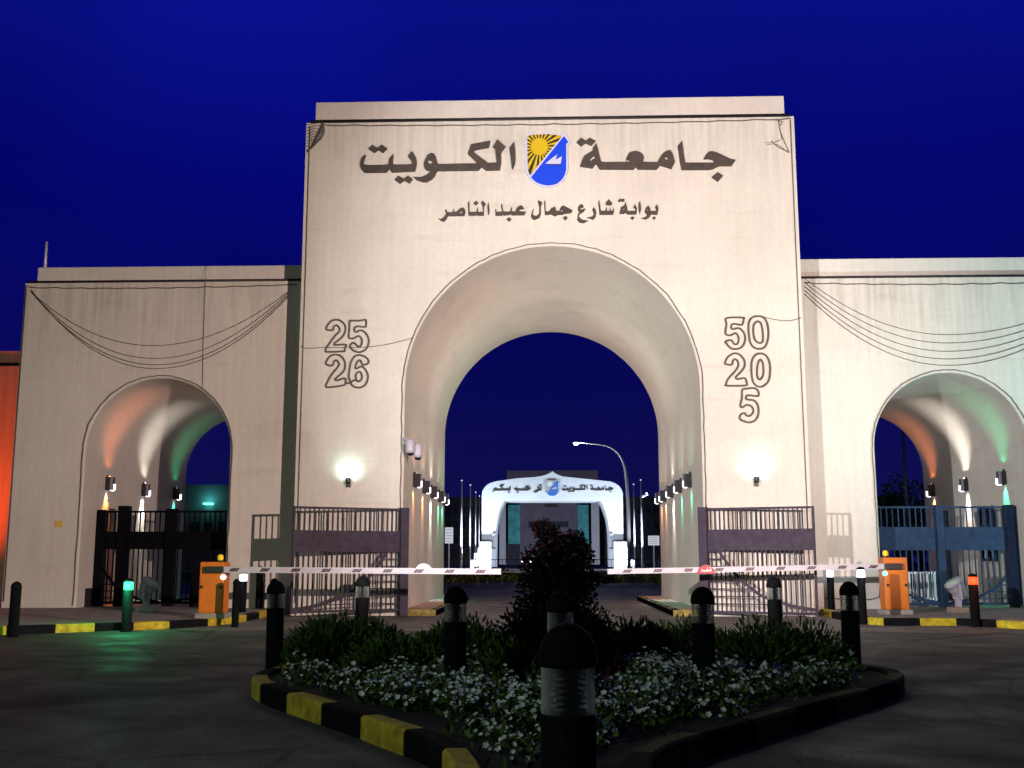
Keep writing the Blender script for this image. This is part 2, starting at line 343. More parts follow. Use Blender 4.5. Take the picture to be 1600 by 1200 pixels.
def road_light():  # pool of light by the gate, painted as a paler road tone
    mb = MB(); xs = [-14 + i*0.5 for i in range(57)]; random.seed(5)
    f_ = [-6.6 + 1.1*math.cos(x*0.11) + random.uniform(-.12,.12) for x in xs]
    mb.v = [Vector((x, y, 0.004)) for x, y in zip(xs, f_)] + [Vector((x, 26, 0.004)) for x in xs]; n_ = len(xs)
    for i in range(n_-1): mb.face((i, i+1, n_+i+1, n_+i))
    tag(mb.build('road_light_patch', M['roadlight']), 'stretch of road toned paler for the light in front of and through the gate', 'road', kind='structure')
road_light()
def kerb_line(name, pts, widths, seglens, cols, h, label, side=1):
    """pts: ground polyline; blocks laid along it in the given colours"""
    pts = [Vector(p) for p in pts]; ds = [0]
    for a, b in zip(pts, pts[1:]): ds.append(ds[-1] + (b-a).length)
    def at(d):
        d = max(0, min(d, ds[-1]-1e-5))
        for i in range(len(pts)-1):
            if d <= ds[i+1]: 
                t = (d-ds[i])/(ds[i+1]-ds[i]); p = pts[i].lerp(pts[i+1], t); q = (pts[i+1]-pts[i]).normalized()
                return p, q
    mb = MB(); d = 0; k = 0
    while d < ds[-1] - 0.02:
        L = seglens[k % len(seglens)]; e2 = min(d+L, ds[-1]); mi = cols[k % len(cols)]
        m = max(1, int((e2-d)/0.2)); o = len(mb.v); g0 = 0.006
        for i in range(m+1):
            p, q = at(d+g0 + (e2-d-2*g0)*i/m); nrm = Vector((-q.y, q.x, 0))*side
            jz = random.uniform(-0.004, 0.004) if i in (0, m) else 0
            c = 0.02
            for (u, z) in ((0,-0.02),(0,h-c),(c,h+jz),(widths-c,h+jz),(widths,h-c),(widths,-0.02)):
                mb.v.append(p + nrm*u + Vector((0,0,z)))
        for i in range(m):
            for j in range(5): mb.face((o+i*6+j, o+(i+1)*6+j, o+(i+1)*6+j+1, o+i*6+j+1), mi)
        mb.face([o+j for j in range(6)], mi); mb.face([o+m*6+j for j in range(6)][::-1], mi)
        d = e2; k += 1
    ob = mb.build(name, [M['kerbyellow'], M['kerbblack'], M['kerbgrey'], M['kerbshade'], M['kerbfaded']])
    return tag(ob, label, 'kerb', kind='structure')

def Gp(l, z=0): return [G(x, y, z) for x, y in l]
kl = Gp([(-420,1018),(-120,1001),(10,992),(86,989),(148,987),(208,985),(265,983),(325,979),(362,975),(385,971),(405,967),(424,961),(440,957)])
seg = lambda p: [(b-a).length for a, b in zip(p, p[1:])]
kerb_line('kerb', kl, 0.16, seg(kl), [1,0,1,0,1,0,1,0,0,1,0,1], 0.15, 'yellow and black kerb along the pavement before the dim wing', 1)
kr = Gp([(1278,959),(1299,966),(1330,972),(1355,976),(1381,978),(1438,978),(1495,978),(1557,981),(1620,985),(1800,996),(2050,1012)])
kerb_line('kerb', kr, 0.16, seg(kr), [0,1,1,0,1,0,1,0,1,0], 0.15, 'yellow and black kerb along the pavement before the bright wing', 1)
def sheet(name, pts, z, m, label, cat='pavement'):
    mb = MB(); mb.prism([[(p.x, p.y) for p in pts]], 0, 0)
    mb = MB(); tri = tessellate_polygon([[Vector((p.x, p.y, 0)) for p in pts]])
    mb.v = [Vector((p.x, p.y, z)) for p in pts]
    for t in tri:
        a, b, c = (mb.v[i] for i in t)
        mb.face(t if (b-a).cross(c-a).z > 0 else t[::-1])
    return tag(mb.build(name, m), label, cat, kind='structure')
ins = Vector((0, 0.1, 0))
sheet('pavement', [p+ins for p in kl] + [Vector((-3.42,0.3,0)), Vector((-3.42,12,0)), Vector((-40,12,0))], 0.14, M['concrete'], 'raised paving in front of the dim wing')
sheet('pavement', [p+ins for p in kr] + [Vector((40,12,0)), Vector((3.62,12,0)), Vector((3.62,0.3,0))][:3], 0.14, M['concrete'], 'raised paving in front of the bright wing')
# kerbed strips beside the jambs inside the central arch
for s, x in ((-1, -3.42), (1, 3.62)):
    e = x - s*0.75
    mb = MB(); mb.box((min(x,e), 0.15, 0), (max(x,e), 10.4, 0.15)); 
    tag(mb.build('pavement', M['concrete']), 'narrow raised strip inside the central arch along its %s jamb' % ('left' if s < 0 else 'right'), 'pavement', kind='structure')
    pts = [Vector((x, -0.02, 0)), Vector((e, -0.02, 0)), Vector((e, 10.5, 0))]
    kerb_line('kerb', pts, 0.14, [0.75, 0.7, 0.7], [4,1,4,1,4,1], 0.16, 'worn yellow and black kerb inside the central arch at its %s jamb' % ('left' if s < 0 else 'right'), -s if s > 0 else 1)

# ------------------------------------------------------------------ gate buildings
def arch_loop(cx, r, zs, z0, n=72):
    return [(cx-r, z0)] + [(cx - r*math.cos(math.pi*i/n), zs + r*math.sin(math.pi*i/n)) for i in range(n+1)] + [(cx+r, z0)]
def arch_block(name, root, m, x0, x1, z0, z1, y0, y1, cx, r, zs, ch=0.035):
    mb = MB()
    def plane(y, rr, flip):
        lp = [(x0,z0)] + arch_loop(cx, rr, zs, z0) + [(x1,z0),(x1,z1),(x0,z1)]
        tri = tessellate_polygon([[Vector((x,z,0)) for x, z in lp]]); o = len(mb.v)
        mb.v += [Vector((x,y,z)) for x, z in lp]
        for t in tri:
            a, b, c = (lp[i] for i in t); ar = (b[0]-a[0])*(c[1]-a[1]) - (b[1]-a[1])*(c[0]-a[0])
            if abs(ar) < 1e-9: continue
            t = t if (ar > 0) != flip else t[::-1]; mb.face([o+i for i in t])
    plane(y0, r+ch, False); plane(y1, r+ch, True)
    def strip(ya, ra, yb, rb):
        a = arch_loop(cx, ra, zs, z0); b = arch_loop(cx, rb, zs, z0); o = len(mb.v); k = len(a)
        mb.v += [Vector((x,ya,z)) for x, z in a] + [Vector((x,yb,z)) for x, z in b]
        for i in range(k-1): mb.face((o+i, o+k+i, o+k+i+1, o+i+1), 0, True)
    strip(y0, r+ch, y0+ch, r); strip(y0+ch, r, y1-ch, r); strip(y1-ch, r, y1, r+ch)
    mb.add([(x0,y0,z0),(x0,y0,z1),(x0,y1,z1),(x0,y1,z0)], [(0,1,2,3)])
    mb.add([(x1,y0,z0),(x1,y0,z1),(x1,y1,z1),(x1,y1,z0)], [(0,3,2,1)])
    mb.add([(x0,y0,z1),(x1,y0,z1),(x1,y1,z1),(x0,y1,z1)], [(0,1,2,3)])
    return mb.build(name, m, root)

YT, TD = 0.0, 10.3            # tower front and depth
YW, WD = 0.85, 7.7            # wing front and depth
tx0, tx1 = P(467, 560).x, P(1257, 560).x
tz = P(860, 187).z; tp = P(860, 155, 0.3).z
acx, ar = (P(632,640).x + P(1095,640).x)/2, (P(1095,640).x - P(632,640).x)/2
azs = P(863, 384).z - ar
tower = thing('gate_tower', 'tall cream gate tower with the large central arch', 'building', ((tx0+tx1)/2, 0, 0), None)
arch_block('wall', tower, M['tower'], tx0, tx1, 0, tz, YT, YT+TD, acx, ar, azs)
mb = MB(); mb.bbox((tx0+0.16, 0.28, tz+0.0), (tx1-0.16, TD-0.3, tp), 0.03); mb.build('parapet', M['towercap'], tower)

lx0, lx1 = P(25, 640, YW).x, tx0+0.15
rx0 = tx1-0.15
lz, lp = P(246, 441, YW).z, P(246, 417, YW+0.3).z
rz_, rp = P(1430, 434, YW).z, P(1430, 404, YW+0.3).z
lcx, lr = (P(130,760,YW).x+P(357,760,YW).x)/2, (P(357,760,YW).x-P(130,760,YW).x)/2
rcx, rr = (P(1370,760,YW).x+P(1613,760,YW).x)/2, (P(1613,760,YW).x-P(1370,760,YW).x)/2
lzs = P(243,591,YW).z - lr; rzs = P(1490,582,YW).z - rr
rx1 = rcx + (lcx - lx0) + 0.3
lw = thing('gate_wing', 'dimmer pinkish gate wing with green beacon and floodlight before its arch', 'building', (lcx, YW, 0), 'lower wings beside the gate tower')
arch_block('wall', lw, M['wing'], lx0, lx1, 0, lz, YW, YW+WD, lcx, lr, lzs)
mb = MB(); mb.bbox((lx0+0.18, YW+0.24, lz), (lx1, YW+WD-0.3, lp), 0.03); mb.build('parapet', M['wingcap'], lw)
rw = thing('gate_wing', 'bright greenish white gate wing with red beacon before its arch', 'building', (rcx, YW, 0), 'lower wings beside the gate tower')
arch_block('wall', rw, M['wing'], rx0, rx1, 0, rz_, YW, YW+WD, rcx, rr, rzs)
mb = MB(); mb.bbox((rx0, YW+0.24, rz_), (rx1-0.18, YW+WD-0.3, rp), 0.03); mb.build('parapet', M['wingcap'], rw)
# barred window and door recess on the reveal of the bright wing's arch
xr = rcx + rr
def reveal_y(px, x, ylo, yhi):     # depth at which a pixel column meets the plane x
    d = ray(px, 850); return CAM.y + d.y * ((x - CAM.x)/d.x)
def reveal_pt(px, py, x):
    d = ray(px, py); return CAM + d * ((x-CAM.x)/d.x)
a = reveal_pt(1553, 792, xr); b = reveal_pt(1537, 875, xr)
win = MB(); win.box((xr-0.03, a.y, b.z), (xr+0.02, b.y, a.z))
wo = win.build('window', M['glassdark'], rw)
fr = MB()
for yy in (a.y, (a.y+b.y)/2, b.y): fr.box((xr-0.07, yy-0.04, b.z-0.04), (xr-0.031, yy+0.04, a.z+0.04))
for zz in (b.z, b.z+(a.z-b.z)*0.33, b.z+(a.z-b.z)*0.66, a.z): fr.box((xr-0.062, a.y, zz-0.03), (xr-0.0315, b.y, zz+0.03))
fr.build('window_bars', M['gateblue'], wo)
a = reveal_pt(1481, 797, xr); b = reveal_pt(1474, 935, xr)
mb = MB(); mb.box((xr-0.04, a.y, 0.15), (xr+0.02, b.y, a.z)); mb.build('door', M['gateblue'], rw)

# outer boundary wall lit orange at the far left
mb = MB(); ow = thing('boundary_wall', 'orange lit wall beyond the dim wing at the edge of the photo', 'wall', (-16, 2, 0))
x1 = P(24, 700, 2.0).x
zt = P(5, 548, 2.0).z; z1 = P(5, 566, 2.0).z; z2 = P(5, 572, 2.0).z
mb.box((-24, 2.0, 0), (lx0-0.002, 8, z2)); mb.build('wall', M['orangewall'], ow)
mb = MB(); mb.box((-24, 2.3, z2), (lx0-0.002, 8, z1)); mb.build('groove', M['black'], ow)
mb = MB(); mb.box((-24, 2.05, z1), (lx0-0.002, 8, zt)); mb.build('parapet', M['orangewall'], ow)
light('SPOT', 'orange_lamp_glow', (-16.2, 1.15, 0.4), 3000, (1.0, 0.085, 0.004), (-15.8, 2.0, 4.5), 120, 1.0, 0.1)

mb = MB(); mb.lathe([(0.05,0),(0.045,1.0),(0.03,1.05)], 10, P(70,416,3.2)-Vector((0,0,0.4))); q = P(73,378,3.2)
mb = MB(); mb.tube([P(70,425,3.2), P(73,378,3.2)], [0.045,0.035], 8)
tag(mb.build('mast', M['pole']), 'short pale mast rising behind the roof of the dim wing', 'mast')

# ------------------------------------------------------------------ lettering
def poly(pts, ox, oy, s): return [(ox + x/s, oy + y/s) for x, y in pts]
def to_xz(pix, y): return [(lambda v: (v.x, v.z))(P(px, py, y)) for px, py in pix]
def word(name, label, groups, m, y=0.0, th=0.05, cat='lettering', group=None, spec=None):
    c = [p for n_, ls in groups for l in ls for p in l]
    cx = sum(p[0] for p in c)/len(c); cy = max(p[1] for p in c)
    root = thing(name, label, cat, P(cx, cy, y), group)
    for n_, ls in groups:
        mb = MB(); mb.prism([to_xz(l, y) for l in ls], y-th, y+0.004); mb.build(n_, m, root)
    return root
S = 11.43; off = lambda l, dx: [(x+dx, y) for x, y in l]
c1 = lambda l: poly(l, 550, 210, S); c2 = lambda l: poly(l, 680, 210, S); c4 = lambda l: poly(l, 895, 205, S); c5 = lambda l: poly(l, 1020, 205, S)
yt = c1([(235,370),(255,385),(230,450),(215,520),(225,545),(300,558),(600,550),(655,540),(665,450),(735,365),(748,370),(735,470),(735,530),(760,548),(1000,545),(1075,535),(1070,500),(1040,450),(1000,400),(1070,310),(1110,360),(1150,430),(1160,500),(1150,590),(1130,670),(900,680),(715,690),(690,650),(668,625),(645,660),(620,690),(240,695),(200,670),(165,620),(148,560),(155,490),(180,425)])
ytd1 = c1([(295,270),(370,195),(455,250),(545,195),(635,265),(555,340),(475,290),(400,340)])
ytd2 = c1([(760,820),(830,745),(930,800),(1005,742),(1090,810),(1030,885),(935,835),(860,890)])
kw = c1([(1290,580),(1280,530),(1310,460),(1350,380),(1420,340),(1470,355),(1500,410),(1530,520),(1546,538)]) + \
     c2([(745,525),(720,490),(590,370),(585,345),(640,185),(985,120),(960,245),(690,296),(705,340),(940,515),(1095,512),(1085,400),(1070,270),(1030,235),(1110,100),(1260,230),(1175,345),(1180,500),(1155,650),(910,655),(830,595),(775,655),(50,665)]) + \
     c1([(1510,690),(1480,760),(1420,820),(1340,865),(1250,860),(1150,820),(1095,765),(1230,770),(1330,735),(1390,690),(1410,660),(1340,655),(1300,620)])
kwh = c1([(1350,500),(1380,470),(1420,480),(1440,520),(1400,540)])
al = c2([(1410,140),(1430,300),(1435,430),(1425,540),(1385,635),(1370,620),(1345,400),(1325,250)])
mat_ = c4([(415,225),(440,300),(470,440),(500,545),(545,560),(940,555),(1040,548),(1010,530),(945,525),(960,480),(1000,400),(1060,370),(1130,360),(1200,385),(1250,430),(1270,480),(1250,555),(1510,560),(1530,520)]) + \
       c5([(130,470),(180,400),(250,358),(310,345),(350,410),(390,550),(330,685),(230,650),(120,620),(95,660),(65,695)]) + \
       c4([(1160,692),(1125,650),(1085,695),(480,692),(450,650),(415,590),(380,630),(350,672),(125,640),(160,540),(200,450),(270,405),(350,360),(355,310)])
mah = c4([(300,525),(325,550),(355,510),(395,500),(375,445)]); mmh = c5([(238+28*math.cos(k), 495+28*math.sin(k)) for k in (0,1.05,2.1,3.14,4.2,5.2)])
mad = c4([(65,210),(145,128),(230,180),(300,125),(405,185),(330,270),(225,225),(150,282)])
ja = c5([(520,180),(545,400),(575,570),(1080,570),(1090,550),(1060,525),(1000,505),(900,510),(940,430),(1000,375),(1050,365),(1130,385),(1250,440),(1370,500),(1475,522),(1400,632),(1200,632),(1130,655),(1080,685),(1000,700),(510,700),(480,550),(460,400),(440,275)])
jad = c5([(1050,830),(1155,740),(1250,805),(1155,910)])
BIG = 'large bronze words under the tower parapet'; SML = 'small bronze words above the central arch'
w_kuwait = [('letters',[yt]),('dots',[ytd1]),('dots',[ytd2]),('letters',[kw,kwh]),('letter',[al])]
w_univ = [('letters',[mat_,mah,mmh]),('dots',[mad]),('letters',[ja]),('dot',[jad])]
word('wall_lettering', 'large bronze Arabic word الكويت beside the shield on the tower', w_kuwait, M['letter'], group=BIG)
word('wall_lettering', 'large bronze Arabic word جامعة beside the shield on the tower', w_univ, M['letter'], group=BIG)
c6 = lambda l: poly(l, 680, 305, 13.333); c7 = lambda l: poly(l, 790, 305, 13.333); c8 = lambda l: poly(l, 900, 305, S)
nas = [('letters',[c6([(60,490),(130,500),(180,460),(230,390),(200,330),(225,295),(260,360),(360,360),(395,285),(402,350),(440,350),(520,280),(580,262),(620,300),(635,360),(610,440),(270,445),(230,520),(180,560),(130,545)]), c6([(500,380),(545,345),(570,355),(545,385)])]),
       ('letters',[c6([(680,170),(710,130),(718,350),(850,355),(890,250),(895,355),(1000,350),(985,240),(955,175),(990,115),(1055,190),(1015,260),(1015,430),(890,435),(865,415),(840,435),(695,435)])]),
       ('dot',[c6([(800,180),(850,120),(905,170),(850,220)])]), ('letter',[c6([(1110,150),(1130,300),(1130,380),(1105,430),(1085,250)])])]
abd = [('letters',[c6([(1250,300),(1275,300),(1275,350),(1392,347),(1370,230),(1390,175),(1422,345),(1560,345)]) + c7([(100,300),(130,240),(130,340),(200,345),(225,280),(270,235),(325,215),(365,250),(385,300),(320,300),(270,325),(330,345),(425,345),(390,425),(130,428),(105,400),(80,420)]) + c6([(1430,432),(1400,415),(1390,435),(1255,435)])]),
       ('dot',[c7([(15,510),(65,465),(125,500),(80,560)])])]
jml = [('letter',[c7([(670,150),(690,110),(765,165),(735,240),(735,400),(700,480),(600,525),(540,490),(530,420),(560,330),(590,290),(560,400),(600,435),(660,430),(700,390),(700,240)])]),
       ('letters',[c7([(800,150),(825,105),(835,340),(900,345),(950,280),(1025,240),(1060,330),(1120,330),(1130,290),(1160,240),(1205,220),(1395,320),(1365,380),(1240,395),(1180,415),(1070,420),(1035,450),(930,400),(905,418),(820,420)]), c7([(1145,335),(1170,315),(1195,325),(1165,352)])]),
       ('dot',[c7([(1190,485),(1240,435),(1295,475),(1250,535)])])]
shr = [('letter',[c8([(30,230),(60,180),(100,165),(135,200),(130,225),(85,235),(80,265),(170,240),(140,300),(60,350),(50,390),(100,440),(225,460),(140,505),(60,495),(25,450),(30,350),(60,310),(30,270)])]),
       ('letter',[c8([(290,265),(320,220),(350,270),(360,320),(345,400),(300,445),(190,405),(290,385),(320,340)])]),
       ('letters',[c8([(395,130),(415,95),(440,280),(515,285),(545,215),(555,285),(590,285),(610,215),(620,285),(655,280),(670,215),(675,300),(655,355),(420,355)])]),
       ('dots',[c8([(525,150),(580,75),(650,150),(620,190),(545,185)])])]
bwb = [('letters',[c8([(770,335),(800,220),(860,190),(880,120),(905,200),(920,285),(1050,285),(1060,250),(1020,230),(1050,165),(1085,240),(1075,350),(910,350),(885,315),(860,340)]), c8([(830,262),(860,240),(862,262)])]),
       ('dots',[c8([(745,105),(790,65),(820,80),(850,65),(870,90),(840,130),(800,115),(770,130)])]), ('dot',[c8([(970,410),(1005,385),(1045,405),(1005,450)])]),
       ('letter',[c8([(1115,150),(1145,110),(1160,250),(1135,345),(1115,250)])]),
       ('letters',[c8([(1240,240),(1290,190),(1320,240),(1335,290),(1420,285),(1430,250),(1405,225),(1440,170),(1470,240),(1450,355),(1340,350),(1290,420),(1240,440),(1160,415),(1240,395),(1270,355),(1225,310)]), c8([(1255,270),(1280,255),(1285,280)])]),
       ('dot',[c8([(1360,410),(1395,385),(1425,410),(1390,445)])])]
for wd, t in ((nas,'الناصر'),(abd,'عبد'),(jml,'جمال'),(shr,'شارع'),(bwb,'بوابة')):
    word('wall_lettering', 'small bronze Arabic word %s above the central arch' % t, wd, M['letter'], th=0.035, group=SML)

# shield emblem
def clip(sub, clp):
    def inside(p, a, b): return (b[0]-a[0])*(p[1]-a[1]) - (b[1]-a[1])*(p[0]-a[0]) >= 0
    outp = sub
    for i in range(len(clp)):
        a, b = clp[i], clp[(i+1) % len(clp)]; inp = outp; outp = []
        for j in range(len(inp)):
            p, q = inp[j-1], inp[j]
            pi_, qi = inside(p,a,b), inside(q,a,b)
            if pi_ != qi:
                d1 = (b[0]-a[0])*(p[1]-a[1]) - (b[1]-a[1])*(p[0]-a[0]); d2 = (b[0]-a[0])*(q[1]-a[1]) - (b[1]-a[1])*(q[0]-a[0])
                t = d1/(d1-d2); outp.append((p[0]+(q[0]-p[0])*t, p[1]+(q[1]-p[1])*t))
            if qi: outp.append(q)
        if not outp: return []
    return outp
def arcpts(c, r, a0, a1, n): return [(c[0]+r*math.cos(a0+(a1-a0)*i/n), c[1]+r*math.sin(a0+(a1-a0)*i/n)) for i in range(n+1)]
def shield(label, mapf, y, m_blue, lit=False, border=True):
    """mapf: drawing coordinates -> photograph pixels"""
    mp = lambda l: to_xz([mapf(p) for p in l], y)
    root = thing('shield_emblem', label, 'emblem', P(*mapf((655,1125)), y))
    t = 0.05 if not lit else 0.12
    outline = [(655,60),(720,115),(800,148),(880,143),(985,85),(1105,290),(1085,325),(1042,318),(1050,800),(1030,880),(1000,950),(950,1015),(880,1070),(780,1110),(660,1125),(550,1110),(450,1070),(380,1015),(320,950),(270,880),(250,800),(250,322),(215,330),(205,300),(330,85),(420,138),(520,145),(600,112)]
    if border:
        mb = MB(); mb.prism([mp(outline)], y-t, y+0.003); mb.build('plate', M['shieldwhite'], root)
    blue = [(975,165),(1062,290),(1015,300),(1015,800),(995,880),(960,950),(910,1010),(850,1055),(760,1085),(660,1092),(560,1075),(480,1045),(415,1000),(355,940)]
    mb = MB(); mb.prism([mp(blue)], y-t-0.008, y-t-0.0005 if border else y+0.003); mb.build('field', m_blue, root)
    sunreg = [(330,150),(660,130),(940,165),(340,900),(295,800),(285,200)]
    mb = MB(); mb.prism([mp(sunreg)], y-t-0.008, y-t-0.0005 if border else y+0.003); mb.build('field', M['shieldblack'] if not lit else M['letter'], root)
    mb = MB(); c = (515,365); N = 22
    for k in range(N):
        a = 2*math.pi*(k+0.3)/N; h = math.pi/N*0.52
        tri = [(c[0]+140*math.cos(a-h*0.9), c[1]+140*math.sin(a-h*0.9)), (c[0]+700*math.cos(a-h), c[1]+700*math.sin(a-h)), (c[0]+700*math.cos(a+h), c[1]+700*math.sin(a+h)), (c[0]+140*math.cos(a+h*0.9), c[1]+140*math.sin(a+h*0.9))]
        q = clip(tri, sunreg)
        if len(q) >= 3: mb.prism([mp(q)], y-t-0.014, y-t-0.0085)
    mb.build('rays', M['shieldyellow'] if not lit else M['arch'], root)
    mb = MB(); mb.prism([mp(arcpts(c, 160, 0, 2*math.pi*35/36, 35))], y-t-0.020, y-t-0.009); mb.build('sun', M['shieldyellow'] if not lit else M['arch'], root)
    mb = MB(); mb.prism([mp([(625,680),(740,590),(855,505),(812,615),(880,575),(935,550),(912,690),(700,692)])], y-t-0.014, y-t-0.0085); mb.build('sails', M['shieldwhite'], root)
    mb = MB(); mb.prism([mp([(650,694),(925,694),(890,712),(720,712)])], y-t-0.014, y-t-0.0085); mb.build('hull', M['shieldblack'], root)
    return root
shield('shield emblem with yellow sun, blue field and white sails on the tower', lambda p: (800+p[0]/12, 200+p[1]/12), 0.0, M['shieldblue'])

# ------------------------------------------------------------------ rope light outlines, numbers, cables
def smooth(pts, closed=True, n=5):
    o = []; m = len(pts)
    rng = range(m) if closed else range(m-1)
    for i in rng:
        g_ = lambda k: Vector(pts[k % m]) if closed else Vector(pts[max(0, min(m-1, k))])
        p0, p1, p2, p3 = g_(i-1), g_(i), g_(i+1), g_(i+2)
        for k in range(n):
            t = k/n; o.append(0.5*((2*p1)+(p2-p0)*t+(2*p0-5*p1+4*p2-p3)*t*t+(3*p1-p0-3*p2+p3)*t**3))
    if not closed: o.append(Vector(pts[-1]))
    return o
d1 = lambda l: poly(l, 500, 490, 9.6); d2 = lambda l: poly(l, 1120, 485, 6.667)
D25_2 = d1([(95,235),(100,200),(150,125),(210,95),(280,95),(350,140),(380,200),(375,270),(340,340),(260,410),(220,440),(220,470),(300,465),(370,462),(395,475),(375,510),(370,560),(300,568),(100,572),(85,545),(110,490),(220,340),(285,270),(290,220),(250,175),(210,190),(200,230),(185,250),(120,245)])
D25_5 = d1([(445,115),(480,105),(600,105),(675,90),(690,110),(688,180),(670,200),(560,190),(525,210),(515,250),(540,275),(620,250),(690,300),(725,370),(728,440),(690,530),(610,575),(540,570),(480,535),(450,480),(490,440),(520,445),(555,480),(590,498),(620,470),(628,400),(600,345),(560,340),(500,370),(450,370),(430,340),(440,220)])
D26_2 = d1([(85,740),(95,715),(140,650),(210,615),(290,625),(350,680),(375,750),(370,830),(330,890),(260,950),(225,985),(260,1000),(360,970),(385,990),(380,1040),(350,1075),(130,1105),(90,1095),(95,1060),(170,920),(260,810),(285,750),(250,700),(210,715),(200,760),(170,780),(110,770)])
D26_6 = d1([(390,1035),(425,1048),(450,1010),(430,950),(440,850),(460,740),(510,650),(580,622),(660,640),(720,690),(725,740),(680,765),(640,760),(600,700),(560,720),(530,800),(545,825),(620,790),(680,840),(715,920),(710,1000),(670,1075),(590,1110),(510,1095),(465,1050),(490,1010),(540,990),(535,930),(560,885),(600,875),(630,930),(620,985),(580,1020),(545,1000)])
D50_5 = d2([(100,80),(270,75),(280,90),(270,140),(250,150),(170,140),(150,170),(165,195),(230,185),(280,230),(295,300),(270,370),(220,400),(150,395),(95,340),(95,320),(150,310),(180,350),(215,345),(228,290),(205,240),(180,240),(140,260),(95,250),(90,220),(100,140)])
D50_0a = d2([(330,150),(360,80),(420,60),(490,75),(530,160),(535,280),(500,380),(430,400),(370,370),(340,300)]); D50_0b = d2([(385,150),(420,115),(455,130),(475,200),(480,310),(450,340),(400,310),(380,230)])
D20_2 = d2([(85,550),(110,490),(170,450),(230,455),(280,510),(290,570),(260,630),(200,690),(215,715),(290,705),(310,750),(300,780),(110,785),(95,770),(120,710),(200,620),(225,560),(200,510),(170,520),(155,565),(100,560)])
D20_0a = d2([(360,560),(380,490),(430,450),(500,460),(545,530),(555,640),(535,740),(465,795),(395,770),(365,690)]); D20_0b = d2([(425,570),(450,510),(478,550),(485,660),(450,720),(420,680)])
D5 = d2([(265,830),(300,815),(390,810),(430,840),(430,890),(350,885),(310,890),(310,925),(390,940),(430,1000),(430,1090),(390,1150),(320,1165),(240,1130),(250,1085),(290,1070),(310,1095),(350,1095),(380,1050),(360,1000),(310,985),(260,1010),(245,980),(260,920)])
GN = 'rope light numbers on the tower piers'
def digit(label, loops, closed=True):
    root = thing('rope_light_digit', label, 'number', P(*loops[0][0], -0.03), GN)
    for l in loops:
        mb = MB(); mb.tube([P(v.x, v.y, -0.03) for v in smooth([Vector((*p, 0)) for p in l], closed, 4)], 0.024, 6, closed); mb.build('tube', M['rope'], root)
digit('outlined digit 2 directly above the digit 2 of number 26', [D25_2]); digit('outlined digit 5 above the digit 6, part of number 25', [D25_5])
digit('outlined digit 2 directly below the digit 2 of number 25', [D26_2]); digit('outlined digit 6 below the digit 5 of number 25', [D26_6], False)
digit('outlined digit 5 of number 50, topmost on the bright pier', [D50_5]); digit('outlined digit 0 of number 50, topmost on the bright pier', [D50_0a, D50_0b])
digit('outlined digit 2 of number 20 below the 50', [D20_2]); digit('outlined digit 0 of number 20 below the 50', [D20_0a, D20_0b])
digit('single outlined digit 5 at the foot of the number column', [D5])

GR = 'rope light cables outlining the gate'
def cable(label, pts, r=0.011, m='rope', group=GR, name='rope_light'):
    mb = MB(); mb.tube(pts, r, 6); return tag(mb.build(name, M[m]), label, 'cable', group)
def arch_cable(label, cx, r, zs, y, z0):
    pts = [Vector((cx-r, y, z)) for z in [z0+(zs-z0)*i/12 for i in range(12)]] + [Vector((cx-r*math.cos(math.pi*i/60), y, zs+r*math.sin(math.pi*i/60))) for i in range(61)] + [Vector((cx+r, y, zs-(zs-z0)*i/12)) for i in range(1,13)]
    pts = [p + Vector((random.gauss(0,0.008), 0, random.gauss(0,0.008))) for p in pts]
    cable(label, pts)
arch_cable('rope light around the large central arch of the tower', acx, ar+0.06, azs, -0.03, 2.5)
arch_cable('rope light around the arch of the dim wing', lcx, lr+0.06, lzs, YW-0.03, 0.2)
arch_cable('rope light around the arch of the bright wing', rcx, rr+0.06, rzs, YW-0.03, 0.2)
def wob(a, b, n, sag): 
    return [a.lerp(b, i/n) + Vector((0, 0, -sag*4*(i/n)*(1-i/n) - abs(math.sin(i*1.1))*sag*0.5)) for i in range(n+1)]
cable('rope light down the tower edge beside the dim wing', wob(Vector((tx0+0.1,-0.03,tz-0.1)), Vector((tx0+0.1,-0.03,0.3)), 14, 0.0))
cable('rope light down the tower edge beside the bright wing', wob(Vector((tx1-0.1,-0.03,tz-0.1)), Vector((tx1-0.1,-0.03,0.3)), 14, 0.0))
cable('dark cable along the ledge under the tower parapet', [Vector((tx0+0.1, 0.02, tz+0.03)), Vector((tx1-0.1, 0.02, tz+0.03))], 0.05, 'ropedark', 'dark cables under the parapets')
cable('thin rope light sagging below the tower parapet', wob(Vector((tx0+0.4,-0.03,tz-0.06)), Vector((tx1-0.1,-0.03,tz-0.06)), 40, 0.06), 0.016)
cable('dark cable under the parapet of the dim wing', [Vector((lx0+0.05, YW+0.02, lz+0.03)), Vector((tx0-0.02, YW+0.02, lz+0.03))], 0.04, 'ropedark', 'dark cables under the parapets')
cable('thin rope light below the parapet of the dim wing', wob(Vector((lx0+0.1, YW-0.02, lz-0.1)), Vector((tx0-0.3, YW-0.02, lz-0.08)), 30, 0.05), 0.014)
cable('dark cable under the parapet of the bright wing', [Vector((tx1+0.02, YW+0.02, rz_+0.03)), Vector((rx1-0.1, YW+0.02, rz_+0.03))], 0.04, 'ropedark', 'dark cables under the parapets')
cable('thin rope light below the parapet of the bright wing', wob(Vector((tx1+0.3, YW-0.02, rz_-0.1)), Vector((rx1-0.1, YW-0.02, rz_-0.1)), 30, 0.06), 0.014)
cable('rope light down the outer edge of the dim wing', [Vector((lx0+0.04, YW-0.02, lz-0.05)), Vector((lx0+0.05, YW-0.02, 0.3))], 0.016)
